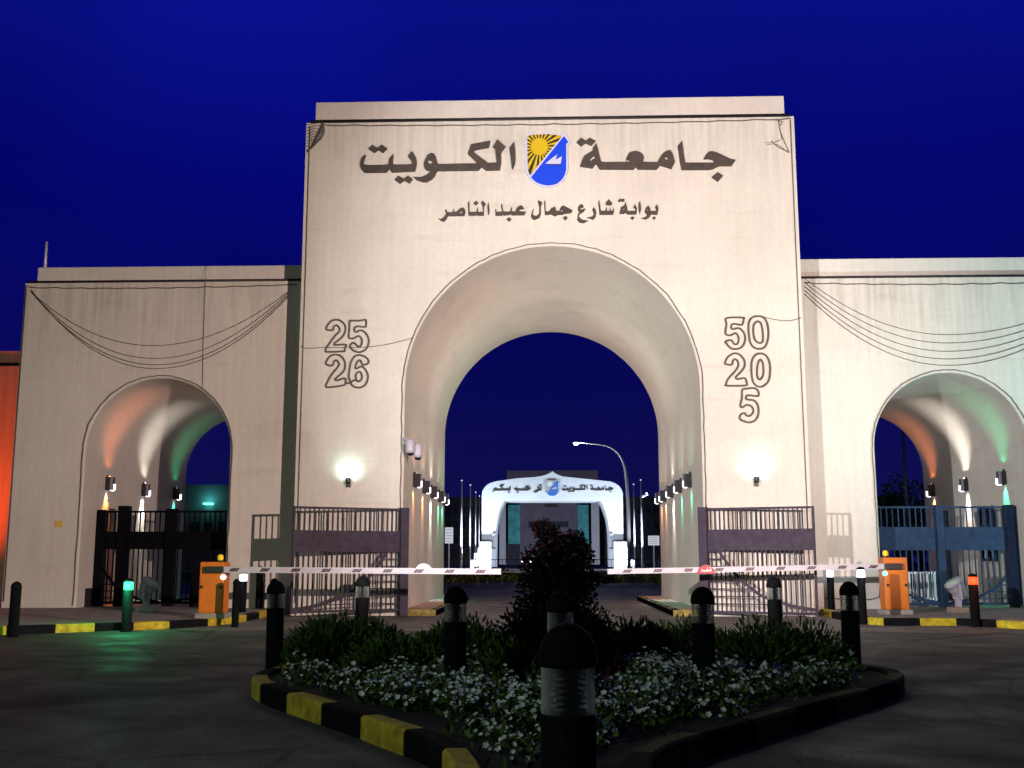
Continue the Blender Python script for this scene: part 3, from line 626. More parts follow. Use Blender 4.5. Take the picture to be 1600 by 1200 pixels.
def swag(label, p0, lowpx, p1, y, grp, r=0.0085):
    a, b, c = P(*p0, y), P(*lowpx, y), P(*p1, y)
    # two half parabolas meeting at the lowest point
    pts = []
    for i in range(17):
        t = i/16; pts.append(Vector((a.x+(b.x-a.x)*t, y, b.z+(a.z-b.z)*(1-t)**2.0)))
    for i in range(1,17):
        t = i/16; pts.append(Vector((b.x+(c.x-b.x)*t, y, b.z+(c.z-b.z)*t**2.0)))
    cable(label, pts, r, 'rope', grp, 'hanging_cable')
yy = YW-0.02
SW = 'cables hanging in swags across the wings'
swag('uppermost of the four cables swagged across the dim wing', (55,462), (240,540), (450,456), yy, SW)
swag('second cable from the top swagged across the dim wing', (50,457), (243,560), (450,458), yy-0.002, SW)
swag('second lowest cable swagged across the dim wing', (48,455), (245,570), (450,461), yy-0.004, SW)
swag('lowest of the four cables swagged across the dim wing', (48,452), (245,576), (450,464), yy-0.006, SW)
for k, (ys, yl) in enumerate(((445,523),(449,536),(453,549),(457,561),(461,571))):
    swag('%s of the five cables swagged across the bright wing' % ('uppermost','second from top','middle one','second lowest','lowest')[k], (1257,ys-10+k*2), (1482,yl), (1714,ys+12), yy-0.003*k, SW)
cable('thin upright cable down the face of the dim wing', [P(322,416,YW-0.005+0.2), P(321,441,YW-0.05), P(318,520,YW-0.03), P(316,607,YW-0.03)], 0.006, 'rope', 'thin loose cables on the gate')
cable('thin loose cable crossing the pier behind the number 25', [P(v.x,v.y,-0.015) for v in smooth([Vector((470,541,0)),Vector((480,544,0)),Vector((510,543,0)),Vector((560,543,0)),Vector((600,539,0)),Vector((645,528,0))], False)], 0.009, 'rope', 'thin loose cables on the gate')
cable('thin loose cable from number 50 to the tower edge', [P(v.x,v.y,-0.015) for v in smooth([Vector((1192,495,0)),Vector((1215,500,0)),Vector((1235,501,0)),Vector((1252,496,0))], False)], 0.009, 'rope', 'thin loose cables on the gate')
cable('grey conduit along the foot of the bright wing', [P(1288,935,YW-0.03), P(1360,937,YW-0.03), P(1374,933,YW-0.03), P(1376,905,YW-0.03)], 0.012, 'rope', 'thin loose cables on the gate')
# tangled net of cable hung on both upper corners of the tower
def net(label, corner, pxs):
    random.seed(3); mb = MB()
    for k in range(9):
        l = [Vector((random.uniform(*pxs[0]), random.uniform(*pxs[1]), 0)) for _ in range(5)]
        l = [Vector(corner[0] + (0,)) ] + l
        l = [v if (v.x-pxs[0][0])/(pxs[0][1]-pxs[0][0]) * corner[1] < 9 else v for v in l]
        mb.tube([P(v.x, v.y, -0.04-0.004*k) for v in smooth(l, False, 4)], 0.006, 4)
    tag(mb.build('cable_tangle', M['rope']), label, 'cable', 'tangled cables at the tower corners')
def net2(label, rows, corner):
    mb = MB()
    for k, (a, b, c) in enumerate(rows): mb.tube([P(v.x, v.y, -0.04-0.003*k) for v in smooth([Vector((*p,0)) for p in (a,b,c)], False, 6)], 0.007, 4)
    tag(mb.build('cable_tangle', M['rope']), label, 'cable', 'tangled cables at the tower corners')
rows = [((505,190),(505-k*2.2,212+k*2),(480,238-k*0.5)) for k in range(9)] + [((480,195+k*5),(492,193+k*4),(505-k*2.5,190+k*6)) for k in range(8)]
net2('fan of netted cable at the upper corner nearest the dim wing', rows, 0)
rows = [((1217,186),(1219,205),(1233,238)), ((1216,186),(1218,200),(1222,218)), ((1196,223),(1210,222),(1219,218)), ((1198,226),(1214,226),(1232,239)), ((1205,220),(1216,230),(1230,236)), ((1213,188),(1222,190),(1219,196))]
net2('small tangle of cable at the upper corner nearest the bright wing', rows, 0)
mb = MB(); a = P(86,824,YW); b = P(98,814,YW); mb.bbox((a.x, YW-0.02, a.z), (b.x, YW+0.004, b.z), 0.005)
tag(mb.build('wall_plate', M['plate']), 'small yellow plate on the wall of the dim wing', 'plate')

# ------------------------------------------------------------------ gates
def leaf(name, label, a, b, zb, zt, zp0, zp1, m, nb, brace, mesh_z, posts, group):
    """a hinge end, b free end (ground points); bars between, solid panel, mesh below the brace"""
    root = thing(name, label, 'gate', (a.x, a.y, 0), group)
    L = (b-a); L.z = 0; ln = L.length; u = L/ln; v = Vector((-u.y, u.x, 0))
    def pt(s, z, o=0): return Vector((a.x, a.y, z)) + u*(s*ln) + v*o
    def rbox(mb, s0, s1, z0, z1, t):
        p = [pt(s0, z0, -t), pt(s1, z0, -t), pt(s1, z0, t), pt(s0, z0, t)]; q = [x + Vector((0,0,z1-z0)) for x in p]
        mb.add(p+q, [(0,3,2,1),(4,5,6,7),(0,1,5,4),(1,2,6,5),(2,3,7,6),(3,0,4,7)])
    k = 0.05/ln
    fr = MB()
    rbox(fr, 0, k, zb, zt, 0.035); rbox(fr, 1-k, 1, zb, zt, 0.035)
    rbox(fr, k, 1-k, zt-0.05, zt, 0.033); rbox(fr, k, 1-k, zb, zb+0.06, 0.033)
    fr.build('frame', m, root)
    p = MB(); rbox(p, k, 1-k, zp0, zp1, 0.02); p.build('panel', m, root)
    br = MB(); n = nb
    for i in range(1, n):
        s = k + (1-2*k)*i/n; h = 0.015/ln
        rbox(br, s-h, s+h, zp1, zt-0.05, 0.012); rbox(br, s-h, s+h, zb+0.06, zp0, 0.012)
    br.build('bars', m, root)
    if brace:
        bc = MB(); pts = [pt(s, z, -0.022) for s, z in brace]
        for p0, p1 in zip(pts, pts[1:]): bc.bar(p0, p1 + (p1-p0)*0.02, 0.07, 0.03)
        bc.build('brace', m, root)
        mz = MB()
        for z in mesh_z:
            # from the hinge end to where the brace passes height z
            s_end = None
            for (s0, z0), (s1, z1) in zip(brace, brace[1:]):
                if min(z0,z1) <= z <= max(z0,z1) and z0 != z1: s_end = s0 + (s1-s0)*(z-z0)/(z1-z0)
            if s_end and s_end > 0.05: rbox(mz, k, s_end, z-0.012, z+0.012, 0.011)
        mz.build('lattice', m, root)
    for s, wdt, z1 in posts:
        q = MB(); h = wdt/2/ln; rbox(q, s-h, s+h, 0.02, z1, wdt/2); q.build('post', m, root)
    return root
zg = lambda py, y: P(860, py, y).z
brL = [(0.02,1.75),(0.10,1.62),(0.2,1.25),(0.32,0.85),(0.5,0.5),(0.75,0.28),(0.98,0.20)]
ah = Vector((acx-ar+0.02, -0.16, 0)); bh = Vector((P(456,870,-1.45).x, -1.45, 0))
leaf('gate_leaf', 'purplish grey barred gate leaf folded against the pier with number 25', ah, bh, 0.12, 2.5, zg(862,-0.7), zg(829,-0.7), M['gate'], 23, brL, [0.3+0.17*i for i in range(8)], [(-0.01,0.20,2.52)], 'open leaves of the central gate')
ah = Vector((acx+ar-0.02, -0.16, 0)); bh = Vector((P(1275,870,-1.1).x, -1.1, 0))
leaf('gate_leaf', 'purplish grey barred gate leaf folded against the pier with number 50', ah, bh, 0.08, 2.5, zg(860,-0.6), zg(827,-0.6), M['gate'], 23, brL, [0.3+0.17*i for i in range(8)], [(-0.01,0.20,2.52)], 'open leaves of the central gate')
yg = YW+1.0
zt_ = zg(797, yg)
xa, xm, xb = lcx-lr+0.02, lcx-0.02, lcx+lr-0.02
brW = [(0.03,1.5),(0.12,1.05),(0.3,0.65),(0.6,0.35),(0.95,0.24)]
leaf('gate_leaf', 'black barred gate leaf closing the outer half of the dim wing arch', Vector((xa,yg,0)), Vector((xm,yg,0)), 0.2, zt_, zg(858,yg), zg(830,yg), M['gateshade'], 13, brW, [0.35+0.17*i for i in range(6)], [(0.06,0.22,zt_+0.02),(0.38,0.26,zt_+0.12)], 'closed gates in the wing arches')
leaf('gate_leaf', 'black barred gate leaf by the orange cabinet in the dim wing arch', Vector((xb,yg,0)), Vector((xm,yg,0)), 0.2, zt_, zg(858,yg), zg(830,yg), M['gateshade'], 13, brW, [0.35+0.17*i for i in range(6)], [(0.04,0.18,zt_+0.02),(0.93,0.24,zt_+0.05),(0.45,0.5,1.1)], 'closed gates in the wing arches')
xa, xm, xb = rcx-rr+0.02, rcx-0.02, rcx+rr-0.02
zr = zg(792, yg)
leaf('gate_leaf', 'blue grey gate leaf behind the orange cabinet in the bright wing arch', Vector((xa,yg,0)), Vector((xm,yg,0)), 0.2, zr, zg(860,yg), zg(824,yg), M['gateblue'], 12, brW, [0.35+0.17*i for i in range(6)], [(0.05,0.16,zr+0.01),(0.97,0.18,zr+0.03)], 'closed gates in the wing arches')
leaf('gate_leaf', 'blue grey gate leaf behind the red beacon in the bright wing arch', Vector((xb,yg,0)), Vector((xm,yg,0)), 0.2, zr, zg(860,yg), zg(824,yg), M['gateblue'], 12, brW, [0.35+0.17*i for i in range(6)], [(0.10,0.2,zr+0.03)], 'closed gates in the wing arches')
# white slatted guard standing behind the bright wing's gate
mb = MB(); a = P(1423,938,yg+0.6); b = P(1465,893,yg+0.6)
for i in range(9):
    x = a.x + (b.x-a.x)*i/8; mb.box((x-0.025, yg+0.58, 0.14), (x+0.025, yg+0.62, b.z))
mb.box((a.x-0.03, yg+0.55, b.z-0.06), (b.x+0.03, yg+0.579, b.z-0.01)); mb.box((a.x-0.03, yg+0.55, 0.3), (b.x+0.03, yg+0.579, 0.36))
tag(mb.build('slatted_guard', M['grid']), 'low white slatted guard behind the blue grey gate', 'guard')

# ------------------------------------------------------------------ wall lamps
def make_sconce(label, group):
    r = thing('wall_lamp', label, 'lamp', (0,0,0), group)      # wall at x=0, faces +x
    b = MB(); o = []
    prof = [(0.0,-0.11),(0.13,-0.11),(0.19,-0.075),(0.215,0),(0.19,0.075),(0.13,0.11),(0.0,0.11)]
    for z in (-0.17, 0.17): o += [(x, y, z) for x, y in prof]
    n = len(prof); b.add(o, [[i, (i+1) % n, n+(i+1) % n, n+i] for i in range(n)]); b.add([(x*0.86,y*0.86,0.12) for x, y in prof], [list(range(n))])
    b.add([(x*0.86,y*0.86,-0.12) for x, y in prof], [list(range(n))[::-1]])
    b.build('housing', M['lampbody'], r, False)
    k = MB(); k.bbox((0.0,-0.05,0.17),(0.06,0.05,0.23), 0.01); k.build('bracket', M['lampbody'], r, False)
    l = MB(); l.bbox((0.16,-0.045,-0.165),(0.224,0.045,-0.01), 0.01); l.bbox((0.115,-0.07,-0.185),(0.185,0.07,-0.171), 0.004); l.build('lens', M['e_lens'], r, False)
    return r
OR = (1.0, 0.25, 0.06); ORY = (1.0, 0.42, 0.12); WH = (1.0, 0.97, 0.86); GR_ = (0.02, 1.0, 0.42)
sc0 = None
def put_sconce(label, pt, rz, col, pw, group, up=1.0, dn=1.0):
    global sc0
    if sc0 is None:
        sc0 = make_sconce(label, group); s = sc0; s.location = pt; s.rotation_euler = (0,0,rz)
    else: s = dup(sc0, pt, label, rz, group=group)
    nrm = Vector((math.cos(rz), math.sin(rz), 0))
    q = Vector(pt) + nrm*0.06
    light('SPOT', 'wall_lamp_beam', q + Vector((0,0,0.15)), pw*up*random.uniform(5.5,7.5), col, q + Vector((0,0,2)) - nrm*0.18, 84, 1.0, 0.025)
    light('SPOT', 'wall_lamp_beam', q - Vector((0,0,0.19)), pw*dn*random.uniform(8,11), col, q - Vector((0,0,2)) - nrm*0.18, 60, 0.9, 0.025)
    # clear side lens of the lamp, shining across the arch
    light('SPOT', 'wall_lamp_spill', q + nrm*0.19 - Vector((0,0,0.05)), 125 if group == G1 else 20, (1.0, 0.90, 0.80), q + nrm*1.0 + Vector((0,0,1.1)), 150, 0.9, 0.06)
    return s
G1, G2 = 'colour lamps inside the central arch', 'colour lamps inside the wing arches'
xl, xr2 = acx-ar, acx+ar
names = ['nearest, orange lit', 'second, orange lit', 'middle, white lit', 'fourth, green lit', 'farthest, green lit']
for (px, py), col, nm, pw in zip(((649,751),(663.5,761),(676,769),(688,776),(697,782)), (OR,ORY,WH,GR_,GR_), names, (16,20,55,22,18)):
    p = reveal_pt(px-3, py, xl); p.y = min(p.y, 9.6); put_sconce('%s wall lamp on the jamb near number 25' % nm, (xl, p.y, p.z), 0, col, pw, G1)
names = ['nearest, green lit', 'second, green lit', 'middle, white lit', 'fourth, orange lit', 'farthest, orange lit']
for (px, py), col, nm, pw in zip(((1077,751),(1062,760),(1049,768),(1037.5,775),(1028,780)), (GR_,GR_,WH,ORY,OR), names, (12,20,60,20,20)):
    p = reveal_pt(px+3, py, xr2); p.y = min(p.y, 9.6); put_sconce('%s wall lamp on the jamb near number 50' % nm, (xr2, p.y, p.z), math.pi, col, pw, G1)
for (px, py), col, nm, pw in zip(((167,756),(223,766),(272,772)), (OR,WH,GR_), ('orange lit','white lit','green lit'), (36,54,11)):
    p = reveal_pt(px, py, lcx-lr); put_sconce('%s wall lamp inside the dim wing arch' % nm, (lcx-lr, p.y, p.z), 0, col, pw, G2)
for (px, py), col, nm, pw in zip(((1459,767),(1511,758),(1570,747)), (OR,WH,GR_), ('orange lit','white lit','green lit'), (28,66,24)):
    p = reveal_pt(px, py, rcx+rr); put_sconce('%s wall lamp inside the bright wing arch' % nm, (rcx+rr, p.y, p.z), math.pi, col, pw, G2)
# two small uplights on the tower piers
def uplight(label, px, py):
    p = P(px, py, 0); r = thing('uplight', label, 'lamp', p, 'small uplights on the tower piers')
    b = MB(); b.bbox((p.x-0.05,-0.06,p.z-0.12),(p.x+0.05,-0.0005,p.z+0.02),0.01); b.build('bracket', M['black'], r)
    b = MB(); b.lathe([(0.03,-0.02),(0.055,0.0),(0.065,0.10),(0.06,0.12)], 14, (p.x,-0.13,p.z-0.02), axis=(0,0.25,1)); b.build('housing', M['black'], r)
    b = MB(); b.lathe([(0.055,0.121),(0.04,0.135)], 14, (p.x,-0.13,p.z-0.02), axis=(0,0.25,1)); b.build('lens', M['e_white'], r)
    light('SPOT', 'uplight_glow', (p.x, -0.24, p.z+0.14), 27, (0.62, 1.0, 0.92), (p.x, 0.0, p.z+0.32), 150, 1.0, 0.06)
uplight('small black uplight on the pier below number 26', 545, 754); uplight('small black uplight on the pier below the number column', 1181, 752)
# CCTV cameras
def cctv(label, px, py, y, rz, sc):
    p = P(px, py, y); r = thing('security_camera', label, 'security camera', p, 'white security cameras on the arch edge')
    b = MB(); b.lathe([(0.0,-0.17),(0.10,-0.16),(0.115,-0.10),(0.115,0.12),(0.09,0.16),(0.0,0.17)], 18, (p.x,p.y,p.z)); b.build('housing', M['camwhite'], r)
    b = MB(); b.lathe([(0.02,-0.235),(0.07,-0.22),(0.085,-0.175),(0.085,-0.171)], 16, (p.x,p.y,p.z)); b.build('dome', M['glassdark'], r)
    b = MB(); b.bar((p.x-0.02,p.y,p.z+0.14),(acx-ar-0.02,0.25 if y > 0 else -0.002,p.z+0.2),0.05,0.05); b.build('arm', M['camwhite'], r)
cctv('higher white security camera on the central arch edge', 641, 697, -0.16, 0, 1); cctv('lower white security camera on the central arch edge', 653, 704, -0.05, 0, 1)

# ------------------------------------------------------------------ barriers
def barrier(cab_label, arm_label, px0, px1, pyt, pyb, arm_end, arm_y0, arm_y1, s, disc, beacon_px):
    zb = 0.14; b0 = G((px0+px1)/2, pyb+5, zb); y = b0.y
    x0, x1 = P(px0, 920, y).x, P(px1, 920, y).x; zt = P(px0, pyt, y).z
    r = thing('road_barrier', cab_label, 'barrier', ((x0+x1)/2, y, zb), 'road barriers with orange cabinets')
    b = MB(); b.bbox((x0,y,zb+0.1),(x1,y+0.42,zt),0.02); b.build('housing', M['orange'], r)
    b = MB(); b.bbox((x0-0.05,y-0.05,zb-0.005),(x1+0.05,y+0.47,zb+0.1),0.012); b.build('plinth', M['concrete'], r)
    b = MB(); b.box((x0+0.03,y-0.006,zb+0.14),(x1-0.03,y-0.0005,zt-0.35)); b.build('door', M['orange'], r)
    for xx in (x0+0.06, x1-0.06):
        b = MB(); b.lathe([(0.03,0),(0.03,0.02),(0.02,0.028)], 12, (xx,y-0.007,zb+0.62), axis=(0,-1,0)); b.build('lock', M['black'], r)
    bx = P(beacon_px, 870, y).x
    b = MB(); b.lathe([(0.06,0.0),(0.06,0.025),(0.045,0.03)], 14, (bx,y+0.2,zt)); b.build('beacon_base', M['black'], r)
    b = MB(); b.lathe([(0.05,0.031),(0.06,0.06),(0.06,0.12),(0.035,0.15),(0.0,0.155)], 14, (bx,y+0.2,zt)); b.build('beacon', M['yellowlens'], r)
    xj = x1 if s > 0 else x0
    za = P(xj_px(px0,px1,s), arm_y0, y).z
    b = MB(); xa = (x0+0.14) if s > 0 else (x1-0.14)
    b.bbox((min(xa,xj+s*0.02),y-0.12,za-0.065),(max(xa,xj+s*0.02),y-0.008,za+0.065),0.012); b.build('arm_clamp', M['black'], r)
    b = MB(); b.lathe([(0.05,0),(0.05,0.03),(0.035,0.04)], 14, (xj-s*0.012,y+0.02,za-0.15), axis=(0,-1,0)); b.build('status_lamp', M['e_teal'] if s < 0 else M['e_white'], r)
    xe = P(arm_end, arm_y1, y).x; ze = P(arm_end, arm_y1, y).z
    x_s = xj + s*0.021
    b = MB(); th = 0.06; ya, yb = y-0.10, y-0.04
    v = [(x_s,ya,za-th),(xe,ya,ze-th*0.95),(xe,ya,ze+th*0.95),(x_s,ya,za+th)]; v += [(x_,yb,z_) for x_,_,z_ in v]
    fs = [(0,1,2,3),(7,6,5,4),(0,4,5,1),(1,5,6,2),(2,6,7,3),(3,7,4,0)]
    b.add(v, fs if s > 0 else [f[::-1] for f in fs]); arm = b.build('arm', M['armwhite'], r)
    n_ = 9
    for i in range(n_):
        t = (i+0.35)/n_; xc = x_s+(xe-x_s)*t; zc = za+(ze-za)*t; b = MB()
        for k, o_ in enumerate((-0.058, 0.0, 0.058)):
            b.prism([[(xc+o_-0.055,zc-0.034),(xc+o_-0.004,zc-0.034),(xc+o_+0.05,zc+0.034),(xc+o_,zc+0.034)]], ya-0.004, ya-0.0005, mi=0 if k != 1 else 1)
        b.build('marks', [M['maroon'], M['black']], arm)
    p = P(disc[0], disc[1], y); 
    return y, p, r
def xj_px(a, b, s): return b if s > 0 else a
yb, p, arm = barrier('orange road barrier before the dim wing with plain white disc on its arm', '', 311, 349, 878, 961, 783, 890, 893, 1, (662,890), 340)
hd = lambda cx, cz, r_: [(cx+r_*math.cos(math.pi*i/24), cz+r_*math.sin(math.pi*i/24)) for i in range(25)]
b = MB(); b.prism([hd(p.x, p.z-0.055, 0.18)], yb-0.034, yb-0.022)
tag(b.build('stop_disc', M['camwhite'], arm), 'plain white back of a stop disc')
yb2, p, arm = barrier('orange road barrier before the bright wing with red stop sign on its arm', '', 1383, 1420, 871, 955, 949, 885, 893, -1, (1102,892), 1388)
b = MB(); b.prism([hd(p.x, p.z-0.06, 0.19)], yb2-0.1185, yb2-0.105); ds = tag(b.build('stop_disc', M['red'], arm), 'red stop disc with white writing')
def gl(pts, sc_, cx, cz): return [(cx+x*sc_, cz+z*sc_) for x, z in pts]
yq = yb2-0.1215
b = MB()     # Arabic word for stop
b.prism([gl([(-4,-0.8),(-3.6,0.8),(-3.2,0.9),(-3.1,-0.2),(0.4,-0.2),(0.5,0.9),(1.2,1.4),(1.9,0.9),(1.9,-0.2),(3.3,-0.2),(3.3,0.9),(3.9,1.5),(4.6,0.9),(4.5,-0.9),(-3.6,-1.1)], 0.025, p.x, p.z+0.015)], yq-0.004, yq)
for (x, z) in ((1.2,2.0),(3.5,2.2),(4.5,2.2)): b.prism([gl([(x-.4,z),(x,z-.4),(x+.4,z),(x,z+.4)], 0.025, p.x, p.z+0.015)], yq-0.004, yq)
b.build('writing', M['white'], ds)

# ------------------------------------------------------------------ bollards
def bollard(label, loc, group, proto=[]):
    if proto:
        d_ = dup(proto[0], loc, label); d_.rotation_euler = (random.uniform(-.012,.012), random.uniform(-.012,.012), random.uniform(0,6)); return d_
    r = thing('light_bollard', label, 'bollard', loc, group)
    b = MB(); b.lathe([(0.115,0),(0.115,0.012),(0.098,0.02),(0.098,0.735),(0.094,0.745)], 28); b.build('post', M['postblack'], r, False)
    b = MB(); b.lathe([(0.030,0.745),(0.030,0.91)], 20)
    for k in range(7):
        z = 0.757 + k*0.021; b.lathe([(0.031,z+0.012),(0.066,z),(0.068,z+0.002),(0.031,z+0.016)], 24)
    b.build('louvres', M['black'], r, False)
    b = MB(); b.lathe([(0.0955,0.746),(0.0955,0.908)], 32); b.f = b.f[:-2]; b.m = b.m[:-2]; b.sm = b.sm[:-2]; b.build('glass', M['glassclear'], r, False)
    b = MB(); b.lathe([(0.101,0.905),(0.104,0.915),(0.104,0.935)] + [(0.104*math.cos(a), 0.935+0.12*math.sin(a)) for a in [math.pi/2*i/10 for i in range(1,10)]] + [(0.005,1.055)], 28); b.build('cap', M['postblack'], r, False)
    proto.append(r); return r
IS = 'unlit domed bollards around the flower island'
def ground_at(px, D): return Vector((CAM.x + (px-858)/F*D, CAM.y + D, 0))
for px, D, lab in ((885,3.95,'nearest domed bollard, largest in the photo'), (713,9.75,'domed bollard near the left corner of the flower bed, among white flowers'), (1090,9.6,'domed bollard standing among white flowers under the red stop disc'),
                   (436,12.5,'domed bollard at the outer corner by the dim side kerb tip'), (1312,12.1,'domed bollard at the outer corner under the lit bollard lamps'), (569,16.2,'far domed bollard before the gate leaf near number 25'), (1200,15.6,'far domed bollard before the gate leaf near number 50'), (874,8.1,'domed bollard just behind the nearest one, before the dark shrub')):
    bollard(lab, ground_at(px, D), IS)
def lit_bollard(label, px, py_lens, py_base, col, mcol, pw, rad=0.085, z0=0.0, group='lit bollard lamps by the kerb', shade=True):
    b0 = G(px, py_base, z0); zl = P(px, py_lens, b0.y).z; h = zl - z0
    r = thing('lamp_bollard', label, 'bollard', b0, group)
    x, y = b0.x, b0.y
    b = MB(); b.lathe([(rad*1.15,0),(rad*1.15,0.012),(rad,0.02),(rad,h-0.085),(rad*0.9,h-0.08)], 20, b0); b.build('post', M['postblack'], r)
    b = MB(); b.lathe([(rad*0.8,h-0.079),(rad*0.95,h-0.07),(rad*0.95,h+0.06),(rad*0.8,h+0.069)], 20, b0); b.build('lens', mcol, r)
    b = MB(); b.lathe([(rad*1.0,h+0.07),(rad*1.02,h+0.09),(rad*0.7,h+0.125),(rad*0.1,h+0.135)], 20, b0); b.build('cap', M['postblack'], r)
    light('POINT', 'bollard_glow', (x-0.0, y-0.16, zl), pw*0.8, col, radius=0.06)
    return r
lit_bollard('white lit bollard beside the orange cabinet before the dim wing', 378, 902, 967, (0.7,0.85,1.0), M['e_white'], 4, 0.082)
lit_bollard('white lit bollard beside a dark post, right of the bright gate leaf', 1300, 896, 962, (0.75,0.88,1.0), M['e_white'], 4, 0.082)
lit_bollard('white lit bollard nearest the orange cabinet before the bright wing', 1349, 896, 976, (0.75,0.88,1.0), M['e_white'], 4, 0.082)
lit_bollard('green lit beacon bollard on the kerb before the dim wing', 197, 915, 987, (0.03,1.0,0.35), M['e_green'], 55, 0.09)
lit_bollard('red lit beacon bollard on the kerb before the bright wing', 1525, 907, 980, (1.0,0.12,0.02), M['e_red'], 7, 0.09)
def post(label, px, pt, pb, wpx, z0=0.0, dome=True):
    b0 = G(px, pb, z0); h = P(px, pt, b0.y).z - z0; rad = wpx/2/F*(b0.y-CAM.y)
    r = thing('bollard_post', label, 'bollard', b0, 'dark unlit posts by the kerb')
    b = MB(); b.lathe([(rad*1.1,0),(rad*1.1,0.02),(rad,0.03),(rad,h-rad*1.4)], 20, b0); b.build('post', M['postblack'], r)
    b = MB(); b.lathe([(rad*1.04,h-rad*1.4+0.001),(rad*1.04,h-rad),(rad*0.75,h-rad*0.35),(rad*0.1,h)], 20, b0); b.build('cap', M['postblack'], r)
post('black round topped post on the kerb at the photo edge', 20, 908, 995, 16)
post('dark slim post touching the white lit bollard by the cabinet', 367, 904, 980, 11)
post('dark slim post between the dim side cabinet and the domed bollard', 404, 884, 960, 11, 0.0)
post('dark slim post half hidden behind the outer domed bollard', 427, 903, 962, 12)
post('dark slim post between two white lit bollards', 1327, 890, 958, 12)
# the two pole floodlights
for (l_, pw_, c_, a_, sz_, bl_), lab in zip(FLOODS, ('pole floodlight on the left of the approach road', 'pole floodlight on the right of the approach road')):
    x, y, z = l_; r = thing('pole_floodlight', lab, 'floodlight', (x, y, 0), 'pole floodlights by the approach road')
    d = Vector((a_[0]-x, a_[1]-y, 0)).normalized(); sd = Vector((-d.y, d.x, 0)); L = Vector(l_)
    b = MB(); q = L - d*0.25; b.lathe([(0.06,0),(0.05,z-0.3)], 12, (q.x, q.y, 0)); b.build('pole', M['pole'], r)
    b = MB(); p_ = [L+d*0.02+sd*-0.6, L+d*0.44+sd*-0.6, L+d*0.44+sd*0.6, L+d*0.02+sd*0.6]  # unseen plate added to keep the beam off the island
    b.add([v+Vector((0,0,-0.085)) for v in p_]+[v+Vector((0,0,-0.095)) for v in p_], [(3,2,1,0),(4,5,6,7),(0,1,5,4),(1,2,6,5),(2,3,7,6),(3,0,4,7)]); b.build('beam_blocker', M['black'], r)
    if x < 0:  # unseen side plate added to keep this beam off the dim wing
        f_ = Vector((-5.55-x, -y, 0)).normalized(); q1 = L + f_*0.46; q0 = L + f_*0.08; sw = Vector((-f_.y, f_.x, 0))*0.012
        b = MB(); v = [q0, q1, q1+sw, q0+sw]; b.add([k_+Vector((0,0,-0.08)) for k_ in v]+[k_+Vector((0,0,0.40)) for k_ in v], [(0,3,2,1),(4,5,6,7),(0,1,5,4),(1,2,6,5),(2,3,7,6),(3,0,4,7)]); b.build('side_blocker', M['black'], r)
    b = MB(); p_ = [L-d*0.30+sd*-0.3, L-d*0.12+sd*-0.3, L-d*0.12+sd*0.3, L-d*0.30+sd*0.3]
    b.add([v+Vector((0,0,-0.25)) for v in p_]+[v+Vector((0,0,0.2)) for v in p_], [(0,3,2,1),(4,5,6,7),(0,1,5,4),(1,2,6,5),(2,3,7,6),(3,0,4,7)]); b.build('housing', M['flood'], r)
# floodlights on the pavement
def floodlamp(label, px, pyb, s, m, base_m):
    b0 = G(px, pyb, 0.14); x, y, z = b0
    r = thing('floodlight', label, 'floodlight', b0, 'floodlights on the pavement')
    b = MB(); b.bbox((x-0.20,y-0.15,z-0.005),(x+0.20,y+0.15,z+0.12),0.02); b.build('base', base_m, r)
    b = MB(); b.bar((x-0.02*s,y,z+0.11),(x-0.02*s,y,z+0.36),0.12,0.10); b.build('stand', m, r)
    b = MB(); ax = Vector((s*0.5,-0.12,0.75)).normalized(); c0 = Vector((x-s*0.08,y,z+0.42))
    b.lathe([(0.0,-0.16),(0.07,-0.15),(0.12,-0.10),(0.145,-0.02),(0.15,0.06),(0.175,0.10),(0.195,0.16),(0.20,0.26),(0.21,0.265),(0.21,0.31),(0.19,0.32)], 22, c0, axis=ax); b.build('housing', m, r)
    b = MB(); b.lathe([(0.188,0.321),(0.15,0.345),(0.0,0.36)], 22, c0, axis=ax); b.build('glass', M['lens'], r)
    b = MB()
    for yy_ in (y-0.24, y+0.24): b.bar((x-s*0.02,yy_,z+0.30),(x+s*0.02,yy_,z+0.62),0.05,0.012)
    b.bar((x-0.02*s,y-0.24,z+0.30),(x-0.02*s,y+0.24,z+0.30),0.05,0.02); b.build('yoke', m, r)
floodlamp('pale floodlight beside the green beacon bollard', 229, 956, 1, M['flood'], M['flood'])
floodlamp('pinkish floodlight beside the red beacon bollard', 1497, 957, -1, M['floodpink'], M['brown'])

# ------------------------------------------------------------------ flower island
isl_px = None
left = [(-0.30,3.6),(-0.42,5.2),(-0.66,6.8),(-1.18,7.8),(-1.80,8.8),(-2.35,9.65),(-2.72,10.3),(-2.92,10.9),(-2.96,11.5),(-2.85,12.2)]
right = [(0.36,3.5),(0.5,5.2),(0.62,6.7),(1.25,7.7),(2.05,8.9),(2.85,10.0),(3.32,10.75),(3.55,11.4),(3.55,11.9),(3.35,12.6)]
back = [(2.6,15.6),(1.9,17.0),(1.0,17.8),(0.0,18.0),(-1.0,17.8),(-1.8,17.0),(-2.4,15.6)]
tip = [(0.22,3.25),(0.03,3.15),(-0.16,3.25)]
ring = smooth([Vector((x, CAM.y+D, 0)) for x, D in right + back + left[::-1] + tip], True, 3)
ring_c = ring + [ring[0]]
